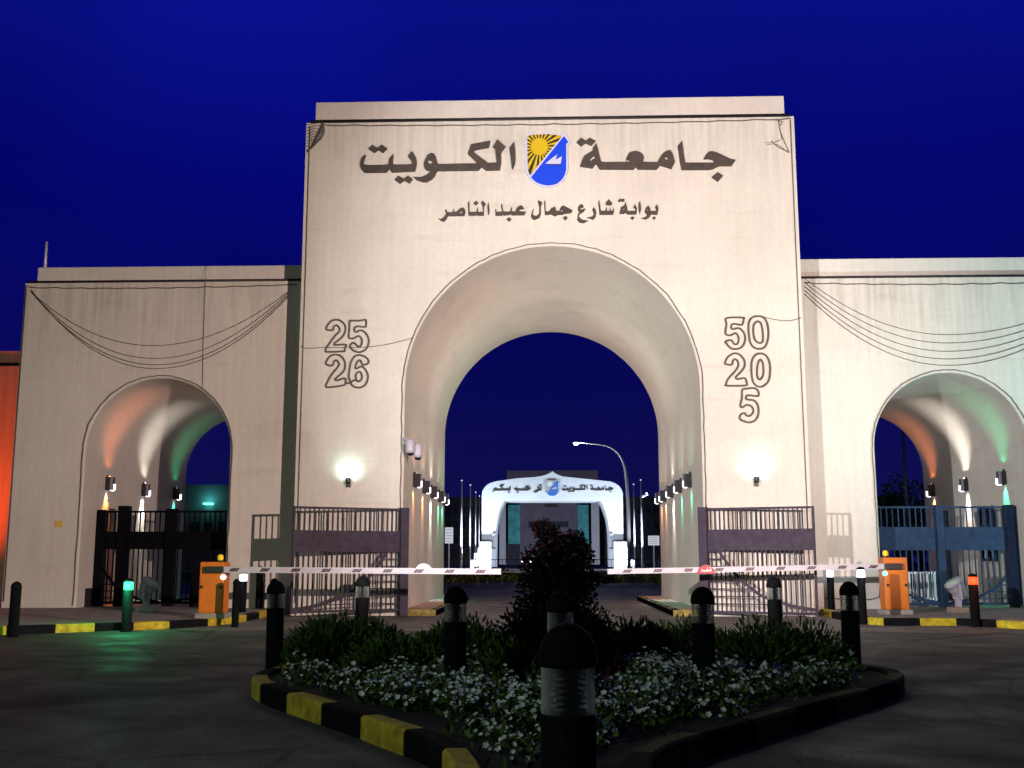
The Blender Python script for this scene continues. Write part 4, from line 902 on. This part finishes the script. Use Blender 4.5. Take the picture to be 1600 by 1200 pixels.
# right side blocks first, shade put into their yellow; plain yellow on the rest
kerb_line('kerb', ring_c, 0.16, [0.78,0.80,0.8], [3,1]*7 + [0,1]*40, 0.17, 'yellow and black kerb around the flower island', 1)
cxr = sum((p.x for p in ring))/len(ring)
sheet('flower_bed', [p + (Vector((0, CAM.y+11, 0))-p).normalized()*0.12 for p in ring], 0.13, M['soil'], 'dark soil of the flower island', 'flower bed')
def inside(x, D, m=0.25):
    p = Vector((x, CAM.y+D, 0)); n_ = len(ring); c = False
    for i in range(n_):
        a, b_ = ring[i], ring[(i+1) % n_]
        if (a.y > p.y) != (b_.y > p.y) and p.x < (b_.x-a.x)*(p.y-a.y)/(b_.y-a.y)+a.x: c = not c
    if not c: return False
    for i in range(n_):
        a, b_ = ring[i], ring[(i+1) % n_]; ab = b_-a; t = max(0, min(1, (p-a).dot(ab)/ab.length_squared))
        if (p-(a+ab*t)).length < m: return False
    return True
random.seed(21)
BUSH = [(548,12.6,0.90,0.66),(612,10.9,0.74,0.50),(722,13.0,0.62,0.62),(786,10.6,0.50,0.50),(985,12.4,0.72,0.62),(1062,13.8,0.5,0.55),(1180,11.7,0.88,0.68),(505,14.2,0.5,0.55)]
bushc = [(ground_at(px, D), rx*1.08, h*1.08) for px, D, rx, h in BUSH]
fl = MB(); fo = MB()
def flower(c, r, nrm):
    u = nrm.cross(Vector((0.3,0.5,0.8))).normalized(); v = nrm.cross(u); o = len(fl.v); a0 = random.random()*6
    fl.v.append(c - nrm*r*0.35)
    for k in range(10):
        a = a0 + 2*math.pi*k/10; rr_ = r*(1.0 if k % 2 == 0 else 0.72); fl.v.append(c + (u*math.cos(a)+v*math.sin(a))*rr_ + nrm*random.uniform(-.1,.1)*r)
    for k in range(10): fl.face((o, o+1+k, o+1+(k+1) % 10))
def leafq(mb, c, d, w_, l_, n_=None):
    s = d.cross(Vector((random.uniform(-1,1),random.uniform(-1,1),random.uniform(-.3,1)))).normalized()*w_/2
    o = len(mb.v); mb.v += [c-s*0.3, c+d*l_*0.5-s, c+d*l_, c+d*l_*0.5+s, c+s*0.3]; mb.face((o,o+1,o+2,o+3,o+4))
clus = []
while len(clus) < 330:
    x = random.uniform(-3.0,3.5); D = random.uniform(5.6,15.5)
    if not inside(x, D, 0.34): continue
    p = Vector((x, CAM.y+D, 0))
    if any((p-b_).length < rx*0.80 or (abs(p.x-b_.x) < rx*0.7 and 0 < b_.y-p.y < rx*1.15) for b_, rx, h in bushc): continue
    if abs(x) < 0.7 and 9.4 < D < 12.4: continue
    if D > 13.0 and random.random() < 0.75: continue
    if D < 7.0 and random.random() < 0.65: continue
    if math.sin(x*2.3+0.7)*math.cos(D*1.6+x) + 0.35*math.sin(D*3.1) < -0.62: continue
    clus.append((p, random.uniform(0.10,0.24)))
for p, r in clus:
    top = random.uniform(0.20,0.32)
    for k in range(int(random.uniform(8,26)*r/0.17)):
        a = random.random()*6.283; q = r*math.sqrt(random.random())
        z = 0.12 + top*(1-(q/r)**2*0.6)*random.uniform(0.75,1.05)
        nrm = Vector((math.cos(a)*q/r*0.7, math.sin(a)*q/r*0.7-0.45, 0.8+random.uniform(-.3,.3))).normalized()
        flower(p+Vector((math.cos(a)*q, math.sin(a)*q, z)), random.uniform(0.013,0.026), nrm)
    for k in range(int(44*r/0.17)):
        a = random.random()*6.283; q = r*math.sqrt(random.random())*1.1; z = 0.10 + top*random.uniform(0.1,0.85)
        d = Vector((random.uniform(-1,1),random.uniform(-1,1),random.uniform(0.1,1))).normalized()
        leafq(fo, p+Vector((math.cos(a)*q, math.sin(a)*q, z)), d, 0.03, 0.065)
tag(fl.build('white_flowers', M['petal']), 'carpet of small white flowers covering the island bed', 'flowers', kind='stuff')
tag(fo.build('flower_leaves', M['leaf']), 'low green leaves under the white flowers', 'leaves', kind='stuff')
BL = ['wide bushy green bush at the island corner toward the dim wing','small bushy green bush before the wide one','bushy green bush behind the left middle bollard','low bushy green bush left of the dark shrub','bushy green bush right of the dark shrub','small far bushy bush under the stop disc','large round bushy bush between two bollards on the bright side','small far bushy bush near the far bollard on the dim side']
for (b_, rx, h), lab in zip(bushc, BL):
    r = thing('bush', lab, 'bush', b_, 'bushy green bushes on the island'); mb = MB(); st = MB()
    lumps = [(0,0,1.0)] + [(random.uniform(-.55,.55), random.uniform(-.4,.4), random.uniform(0.6,0.95)) for _ in range(4)]
    for k in range(int(7500*rx)):
        lx_, ly_, ls_ = random.choice(lumps)                       # blades growing out of several rounded lumps
        a = random.random()*6.283; el = math.asin(random.uniform(0.02, 1.0)); q = random.uniform(0.35, 1.0)*ls_*0.86
        dv = Vector((math.cos(a)*math.cos(el), math.sin(a)*math.cos(el), math.sin(el)))
        base = b_ + Vector((lx_*rx+dv.x*q*rx*0.72, ly_*rx+dv.y*q*rx*0.62, 0.10+dv.z*q*h*0.95))
        d = (dv + Vector((random.gauss(0,.22), random.gauss(0,.22), 0.22+random.gauss(0,.25)))).normalized(); L = random.uniform(0.04,0.10)*(1 if random.random() < 0.93 else 1.6)
        tipp = base + d*L; mid = base.lerp(tipp, 0.55)+Vector((0,0,0.008))
        s = d.cross(Vector((random.uniform(-1,1),random.uniform(-1,1),0))).normalized()*random.uniform(0.007,0.013)
        o = len(mb.v); mb.v += [base-s, base+s, mid+s, tipp, mid-s]; mb.face((o,o+1,o+2,o+3,o+4))
    mb.build('foliage', M['leaf'], r)
    for k in range(9):
        a = random.random()*6.283; st.tube([b_+Vector((math.cos(a)*0.08*rx, math.sin(a)*0.08*rx, 0.1)), b_+Vector((math.cos(a)*rx*0.4, math.sin(a)*rx*0.4, h*0.6))], [0.012,0.005], 5)
    st.build('stems', M['trunk'], r)
# tall dark shrub with maroon bracts
sb = ground_at(866, 11.0); r = thing('shrub', 'tall dark shrub with maroon blossoms in the middle of the island', 'shrub', sb)
mb = MB(); fm = MB(); tr = MB()
blobs = [(0.0,0.45,0.48),(-0.28,0.42,0.32),(0.3,0.45,0.32),(-0.05,0.75,0.36),(0.12,0.95,0.30),(-0.1,1.12,0.24),(0.18,1.22,0.2),(-0.03,1.38,0.15),(0.05,0.25,0.5),(-0.4,0.3,0.2),(0.42,0.35,0.2),(-0.12,1.5,0.09),(0.2,1.38,0.1)]
for bx, bz, br_ in blobs:
    for k in range(int(17000*br_*br_)+160):
        d = Vector((random.gauss(0,1),random.gauss(0,1),random.gauss(0,1))).normalized(); q = br_*random.uniform(0.25,1.05)
        c = sb + Vector((bx, random.uniform(-.08,.08), bz+0.1)) + d*q; c.z = max(c.z, 0.15)
        tgt = fm if (random.random() < (0.04 if bz < 1.0 else 0.22)) else mb
        leafq(tgt, c, (d+Vector((random.gauss(0,.6),random.gauss(0,.6),random.gauss(0,.6)))).normalized(), random.uniform(0.018,0.034), random.uniform(0.03,0.055))
for (dx, dz) in ((-0.5,0.3),(-0.47,0.22),(0.5,0.32),(0.55,0.26)):
    for k in range(90): leafq(fm, sb+Vector((dx+random.gauss(0,.05), -0.15+random.gauss(0,.06), dz+random.gauss(0,.05))), Vector((random.gauss(0,1),random.gauss(0,1),random.gauss(0,1))).normalized(), 0.04, 0.06)
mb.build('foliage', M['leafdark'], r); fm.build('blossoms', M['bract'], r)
for k in range(7):
    a = k*0.9; tr.tube([sb+Vector((math.cos(a)*0.05, math.sin(a)*0.05, 0.1)), sb+Vector((math.cos(a)*0.14, math.sin(a)*0.1, 0.6)), sb+Vector((math.cos(a)*0.2, math.sin(a)*0.12, 1.15))], [0.03,0.02,0.008], 6)
tr.build('branches', M['trunk'], r)

# ------------------------------------------------------------------ beyond the gate
TZ = 0.6
mb = MB(); mb.add([(-120,42,TZ),(120,42,TZ),(120,900,TZ),(-120,900,TZ),(-120,41,-0.01),(120,41,-0.01)], [(0,1,2,3),(4,5,1,0)])
tag(mb.build('terrace', M['asphalt']), 'raised ground beyond the gate where the white arch stands', 'ground', kind='structure')
mb = MB(); lf = MB(); r = thing('hedge', 'low hedge with yellow flowers behind the barrier arms', 'hedge', (0, 33, 0))
for k in range(5200):
    x = random.uniform(-8,8.5); q = random.random(); c = Vector((x, 33+random.uniform(-0.5,0.5), 0.05+0.75*math.sqrt(q)*(0.8+0.3*math.sin(x*1.7)))); d = Vector((random.gauss(0,1),random.gauss(0,1)-0.6,random.gauss(0,1)+0.4)).normalized()
    leafq(mb if random.random() > 0.15 else lf, c, d, 0.10, 0.17)
mb.build('foliage', M['hedgeleaf'], r); lf.build('blossoms', leafmat('hedge_yellow', (0.35,0.30,0.03)), r)
# railing before the white arch
rl = thing('railing', 'low dark railing in front of the white arch', 'railing', (0, 50, TZ)); mb = MB()
mb.box((-9,49.98,TZ+0.75),(9,50.03,TZ+0.8)); mb.box((-9,49.98,TZ+0.12),(9,50.03,TZ+0.16)); mb.build('rails', M['black'], rl); mb = MB()
for i in range(73): mb.box((-9+i*0.25-0.012,49.985,TZ),(-9+i*0.25+0.012,50.02,TZ+0.75))
mb.build('bars', M['black'], rl)

YA = 74.0; ca = lambda l: [(740+x/6.667, 730+y/6.667) for x, y in l]
wa = thing('welcome_arch', 'floodlit white welcome arch with pointed crown seen through the gate', 'arch', P(862, 884, YA), None)
outer = [(85,1040),(85,290),(92,250),(110,215),(135,188),(165,168),(230,147),(450,116),(640,102),(710,92),(765,75),(800,58),(820,42),(840,58),(875,77),(930,97),(1010,106),(1200,125),(1430,150),(1480,170),(1515,195),(1540,230),(1555,275),(1562,1040)]
inner = [(1425,1040),(1422,820),(1418,700),(1410,610),(1395,530),(1370,450),(1345,390),(1318,345),(320,345),(295,390),(268,450),(248,530),(235,610),(228,700),(225,820),(222,1040)]
mb = MB(); mb.prism([to_xz(ca(outer+inner), YA)], YA, YA+4.5); mb.build('wall', M['arch'], wa)
for sx in (0, 1):
    mb = MB(); st = [((48,160),840,1040),((14,120),895,1040),((-20,90),960,1040),((66,190),782,840)]
    for i, ((a, b_), t_, bo) in enumerate(st):
        if sx: a, b_ = 1645-b_, 1645-a
        q0 = P(740+a/6.667, 730+bo/6.667, YA); q1 = P(740+b_/6.667, 730+t_/6.667, YA)
        mb.box((q0.x, YA-0.5-0.35*i, TZ), (q1.x, YA-0.003*(i+1), q1.z))
    mb.build('stepped_plinth', M['arch'], wa)
    mb = MB(); st = [((150,200),760,840),((190,235),690,715),((145,235),835,850)]
    for i, ((a, b_), t_, bo) in enumerate(st):
        if sx: a, b_ = 1645-b_, 1645-a
        q0 = P(740+a/6.667, 730+bo/6.667, YA); q1 = P(740+b_/6.667, 730+t_/6.667, YA)
        mb.bbox((q0.x, YA-0.45-0.04*i, q0.z), (q1.x, YA-0.004, q1.z), 0.05)
    mb.build('corbel', M['concrete'], wa)
def maplist(gs, f): return [(n_, [[f(p_) for p_ in l] for l in ls]) for n_, ls in gs]
def scaler(x0, x1, X0, X1, yb, Yb, k): return lambda p_: (X0+(p_[0]-x0)*(X1-X0)/(x1-x0), Yb+(p_[1]-yb)*k)
word('arch_lettering', 'dark Arabic word جامعة on the white welcome arch', maplist(w_univ, scaler(902,1148,922,958,266,766.5,0.17)), M['letter'], YA, 0.08, group='dark words on the white arch')
word('arch_lettering', 'dark Arabic word الكويت on the white welcome arch', maplist(w_kuwait, scaler(563,805,878,918,270,766.5,0.17)), M['letter'], YA, 0.08, group='dark words on the white arch')
w3 = ca
trh = [('letters',[ca([(420,228),(440,212),(455,228),(520,230),(545,195),(575,200),(598,225),(570,245),(440,245)])]), ('dot',[ca([(448,262),(458,252),(470,262),(458,272)])]),
       ('letters',[ca([(620,255),(650,245),(668,225),(660,205),(672,200),(690,228),(700,205),(712,215),(705,245),(685,245),(665,262),(640,268)])]), ('dots',[ca([(676,192),(686,182),(694,188),(704,182),(712,192),(702,200),(694,196),(686,201)])])]
bkm = [('letters',[ca([(200,258),(206,232),(230,215),(245,230),(290,230),(272,195),(310,180),(318,190),(290,205),(312,228),(365,228),(372,205),(386,205),(384,245),(232,246),(214,246),(210,262)])]), ('dot',[ca([(355,265),(366,254),(377,264),(366,275)])])]
word('arch_lettering', 'dark Arabic word ترحب on the white welcome arch', trh, M['letter'], YA, 0.08, group='dark words on the white arch')
word('arch_lettering', 'dark Arabic word بكم on the white welcome arch', bkm, M['letter'], YA, 0.08, group='dark words on the white arch')
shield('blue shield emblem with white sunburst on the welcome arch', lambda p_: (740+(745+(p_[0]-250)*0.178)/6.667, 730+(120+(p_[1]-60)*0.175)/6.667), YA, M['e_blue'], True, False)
# floodlights at the feet of the arch
for sx, px in ((-1,744),(1,984)):
    q = P(px, 884, YA-3.5)
    r = thing('ground_floodlight', 'glaring floodlight at the %s foot of the white arch' % ('left' if sx < 0 else 'right'), 'floodlight', (q.x, q.y, TZ), 'floodlights at the white arch')
    b = MB(); b.bbox((q.x-0.25,q.y-0.2,TZ),(q.x+0.25,q.y+0.15,TZ+0.35),0.03); b.build('housing', M['black'], r)
    b = MB(); b.lathe([(0.28,0),(0.3,0.05),(0.2,0.12)], 16, (q.x,q.y-0.25,TZ+0.5), axis=(0,-1,0.2)); b.build('lens', M['e_white'], r)
    light('POINT', 'arch_floodlight_glow', (q.x, q.y-0.9, TZ+0.9), 4200, (0.72,0.85,1.0), radius=0.25)
light('SPOT', 'arch_floodlight_glow', (-0.5, YA-16, TZ+0.3), 3500, (0.80,0.88,1.0), (0.1, YA, 6.0), 64, 0.6, 0.3)
light('SPOT', 'entrance_floodlight_glow', (0.4, 172, 1.6), 14000, (0.72,0.78,1.0), (0.4, 204, 7.0), 80, 0.9, 0.3)

FP = 'white flagpoles beside the welcome arch'
for px, pt, w_, lab in ((721.5,752,0.10,'tallest flagpole on the jamb lamp side, far left of the arch'),(735,759,0.075,'second flagpole left of the white arch'),(743.5,770,0.05,'third, thinner flagpole left of the white arch'),(749,776,0.04,'faint flagpole touching the left of the white arch'),(990,758,0.075,'flagpole right of the white arch next to the street lamp'),(1001.5,751,0.09,'tallest flagpole right of the white arch')):
    yq = 66.0; q = P(px, pt, yq); r = thing('flagpole', lab, 'flagpole', (q.x, yq, TZ), FP)
    light('SPOT', 'pole_uplight_and_fill', (q.x, yq-1.2, TZ+0.2), 3200 if w_ > 0.06 else 900, (0.80,0.86,1.0), (q.x, yq, TZ+4.5), 40, 0.8, 0.05)
    b = MB(); b.lathe([(w_,0),(w_*0.7,(q.z-TZ)*0.6),(w_*0.5,q.z-TZ)], 12, (q.x,yq,TZ)); b.build('pole', M['white'], r)
    b = MB(); b.lathe([(0.02,0),(w_*0.9,0.06),(w_*0.9,0.12),(0.01,0.2)], 10, (q.x,yq,q.z)); b.build('finial', M['pole'], r)
wr = thing('pipe_rail', 'thin white pipe rail in front of the low hedge', 'railing', (0, 31, 0))
a = P(690, 894, 31); b_ = P(1030, 893, 31); b = MB(); b.tube([a, b_], 0.035, 8); b.build('rail', M['white'], wr)
b = MB()
for i in range(9): x = a.x + (b_.x-a.x)*(i+0.5)/9; b.box((x-0.03, 31.04, 0), (x+0.03, 31.09, a.z+0.02))
b.build('posts', M['black'], wr)
# street lamp with a curved arm
ys = 52.0; pp = smooth([Vector((*v,0)) for v in ((983.5,890),(982.5,830),(981,780),(978.5,745),(975,725),(966,708),(952,698),(935,694),(918,692.5),(907,691.5))], False, 5)
q = P(983.5, 885, ys); r = thing('street_lamp', 'tall street lamp with curved arm beside the white arch', 'street lamp', (q.x, ys, TZ))
pts = [P(v.x, v.y, ys) for v in pp]; pts[0].z = TZ
b = MB(); b.tube(pts, [0.14-0.09*i/(len(pts)-1) for i in range(len(pts))], 10); b.build('pole', M['white'], r)
light('SPOT', 'pole_uplight_and_fill', (pts[0].x+0.6, ys-1.6, TZ+0.2), 900, (0.80,0.86,1.0), (pts[0].x, ys, TZ+5.5), 50, 0.8, 0.05)  # added fill to brighten the lamp's pole, no uplight stands here
h = P(901, 691, ys); b = MB(); b.bbox((h.x-0.28,ys-0.16,h.z-0.06),(h.x+0.30,ys+0.16,h.z+0.07),0.05); b.build('lamp_head', M['pole'], r)
b = MB(); b.lathe([(0.0,-0.20),(0.12,-0.17),(0.19,-0.08),(0.20,-0.03)], 16, (h.x-0.05,ys,h.z-0.02)); b.build('lens', M['e_white'], r)
light('POINT', 'street_lamp_glow', (h.x, ys, h.z-0.3), 500, (0.85,0.9,1.0), radius=0.15)
h = P(1006, 774.5, 66.0); r = thing('spotlight', 'bright spotlight on the tallest flagpole right of the arch', 'floodlight', h)
b = MB(); b.lathe([(0.06,-0.3),(0.13,-0.1),(0.14,0.3)], 12, h, axis=(1,-0.5,0.55)); b.build('housing', M['white'], r)
b = MB(); b.lathe([(0.13,0.301),(0.10,0.34)], 12, h, axis=(1,-0.5,0.55)); b.build('lens', M['e_white'], r)
# signs beyond the gate
for px0, px1, py0, py1, lab, ln in ((695,708,824,849,'white notice board half hidden by the jamb of the central arch, near the flagpoles',5),(1013,1030,837,852,'white sign board seen beside the far orange lamps of the arch',4)):
    yq = 40.0; a = P(px0,py1,yq); b_ = P(px1,py0,yq); r = thing('notice_board', lab, 'sign', ((a.x+b_.x)/2, yq, 0), 'white sign boards beyond the gate')
    m_ = MB(); m_.bbox((a.x,yq,a.z),(b_.x,yq+0.05,b_.z),0.01); bo_ = m_.build('board', M['e_sign'], r)
    m_ = MB()
    for i in range(ln):
        z = a.z + (b_.z-a.z)*(i+0.7)/(ln+0.4); m_.box((a.x+0.05,yq-0.006,z-0.012),(b_.x-0.05-0.05*(i % 2),yq-0.001,z+0.012))
    m_.build('text_lines', M['farwall'], bo_)
    m_ = MB(); m_.box(((a.x+b_.x)/2-0.04,yq+0.051,0),((a.x+b_.x)/2+0.04,yq+0.11,b_.z-0.05)); m_.build('post', M['pole'], r)
# far building
YB = 204.0
fb = thing('campus_building', 'dark campus building with lit entrance behind the white arch', 'building', (P(862,880,YB).x, YB, TZ))
def quad(px0, px1, py0, py1, y0, y1):
    a = P(px0, py1, y0); b_ = P(px1, py0, y0); return (a.x, y0, max(a.z, TZ-0.05)), (b_.x, y1, b_.z)
b = MB(); b.box(*quad(640,1120,776,892,YB+2,YB+22)); b.build('wall', M['fardark'], fb)
b = MB(); b.box(*quad(792,934,735,892,YB+6,YB+20)); b.build('tower_block', M['farwall'], fb)
b = MB(); b.box(*quad(812,902,785,892,YB+1.2,YB+1.9)); b.build('entrance_wall', M['farwall'], fb)
b = MB(); b.box(*quad(826,888,815,824,YB+0.9,YB+1.19)); b.build('window_band', M['farglass'], fb)
for x0_, x1_ in ((780,790),(925,936)):
    b = MB(); b.box(*quad(x0_,x1_,782,892,YB-2,YB)); b.build('pier', M['arch'], fb)
for px in range(650, 1110, 12):
    for py in (792, 815, 840):
        if 776 < px < 940: continue
        b = MB(); b.box(*quad(px,px+6,py,py+10,YB+1.9,YB+1.99)); b.build('window', M['farglass'], fb)
b = MB(); b.box(*quad(851,871,789,792,YB+0.8,YB+1.15)); b.build('sign', M['maroon'], fb)
for x0_, x1_, lab in ((794,812.5,'teal hanging banner left of the far entrance'),(903,919.5,'teal hanging banner right of the far entrance')):
    m_ = MB(); m_.box(*quad(x0_,x1_,789,850,YB-1.5,YB-1.4)); tag(m_.build('banner', M['teal']), lab, 'banner', 'teal banners on the far entrance')
# dark block behind the dim wing and trees behind the bright wing
fb = thing('back_building', 'dim flat roofed building seen through the dim wing arch', 'building', (P(320,870,60).x, 60, 0))
b = MB(); b.box(*quad(240,420,757,900,60,75)); b.build('wall', M['farwall'], fb)
for px in (305,325,345):
    b = MB(); b.box(*quad(px-6,px+6,815,845,59.9,59.99)); b.build('window', M['farglass'], fb)
p = P(325,786,59.6); b = MB(); b.bbox((p.x-0.35,59.4,p.z-0.12),(p.x+0.35,59.99,p.z),0.04); b.build('lamp', M['e_teal'], fb)
light('POINT', 'back_lamp_glow', (p.x, 59.3, p.z+0.3), 22, (0.1,1.0,0.75), radius=0.1)
def tree(label, px, y, ztop, rad, group):
    q = P(px, 850, y); r = thing('tree', label, 'tree', (q.x, y, 0), group); mb = MB(); t_ = MB()
    t_.tube([(q.x,y,0),(q.x+0.1,y,ztop*0.35),(q.x,y,ztop*0.7)], [0.16,0.12,0.04], 8)
    for k in range(6):
        a = k*1.05; t_.tube([(q.x+0.05,y,ztop*(0.3+0.05*k)),(q.x+math.cos(a)*rad*0.6,y+math.sin(a)*rad*0.6,ztop*(0.55+0.05*k))], [0.06,0.02], 6)
    bl = [Vector((q.x+random.gauss(0,rad*0.45), y+random.gauss(0,rad*0.4), ztop*random.uniform(0.42,0.9))) for _ in range(14)]
    for c in bl:
        rr_ = rad*random.uniform(0.28,0.5)
        for k in range(170):
            d = Vector((random.gauss(0,1),random.gauss(0,1),random.gauss(0,1))).normalized(); leafq(mb, c+d*rr_*random.uniform(0.4,1.05), (d+Vector((0,0,random.gauss(0,.7)))).normalized(), 0.14, 0.24)
    mb.build('crown', M['leaf'], r); t_.build('trunk', M['trunk'], r)
tree('dark tree behind the bright wing arch, beside the pole', 1398, 40, 6.0, 2.0, 'trees beyond the bright wing'); tree('dark tree behind the bright wing arch, half hidden by its jamb', 1436, 46, 5.0, 1.8, 'trees beyond the bright wing')
light('POINT', 'back_lamp_glow', (P(1400,850,34).x, 34, 0.6), 14, (0.2,1.0,0.7), radius=0.1)
q = P(1412,700,16); b = MB(); b.lathe([(0.07,0),(0.05,q.z+3)], 10, (q.x,16,0)); tag(b.build('pole', M['black']), 'dark upright pole seen through the bright wing arch', 'pole')
# cars waiting beyond the white arch
def car(label, px, y, w_):
    q = P(px, 860, y); x = q.x; r = thing('car', label, 'car', (x, y, TZ), 'cars beyond the white arch')
    prof = [(0.0,0.25),(0.0,0.72),(0.25,0.85),(1.2,0.95),(1.9,1.42),(3.3,1.42),(3.9,1.0),(4.4,0.95),(4.4,0.3)]
    b = MB(); v = [(x-w_/2, y+a, TZ+z) for a, z in prof] + [(x+w_/2, y+a, TZ+z) for a, z in prof]; n_ = len(prof)
    b.add(v, [[i,(i+1) % n_,n_+(i+1) % n_,n_+i] for i in range(n_)]); b.add(v[:n_], [list(range(n_))]); b.add(v[n_:], [list(range(n_))[::-1]]); b.build('body', M['carbody'], r)
    b = MB(); b.add([(x-w_*0.42,y+1.26,TZ+1.0),(x+w_*0.42,y+1.26,TZ+1.0),(x+w_*0.38,y+1.82,TZ+1.39),(x-w_*0.38,y+1.82,TZ+1.39)], [(0,1,2,3)]); b.build('windscreen', M['farglass'], r)
    for s in (-1,1):
        b = MB(); b.lathe([(0.13,0),(0.14,0.03),(0.08,0.06)], 12, (x+s*w_*0.38,y,TZ+0.66), axis=(0,-1,0)); b.build('headlight', M['e_white'], r)
        for yy_ in (0.8, 3.5):
            b = MB(); b.lathe([(0.2,-0.1),(0.32,-0.09),(0.32,0.09),(0.2,0.1)], 16, (x+s*(w_/2-0.06),y+yy_,TZ+0.32), axis=(1,0,0)); b.build('wheel', M['tyre'], r)
car('dark car with both headlights lit beyond the white arch', 823, 150, 1.8)
car('dark car half hidden by the shrub, one headlight showing', 850, 130, 1.8)
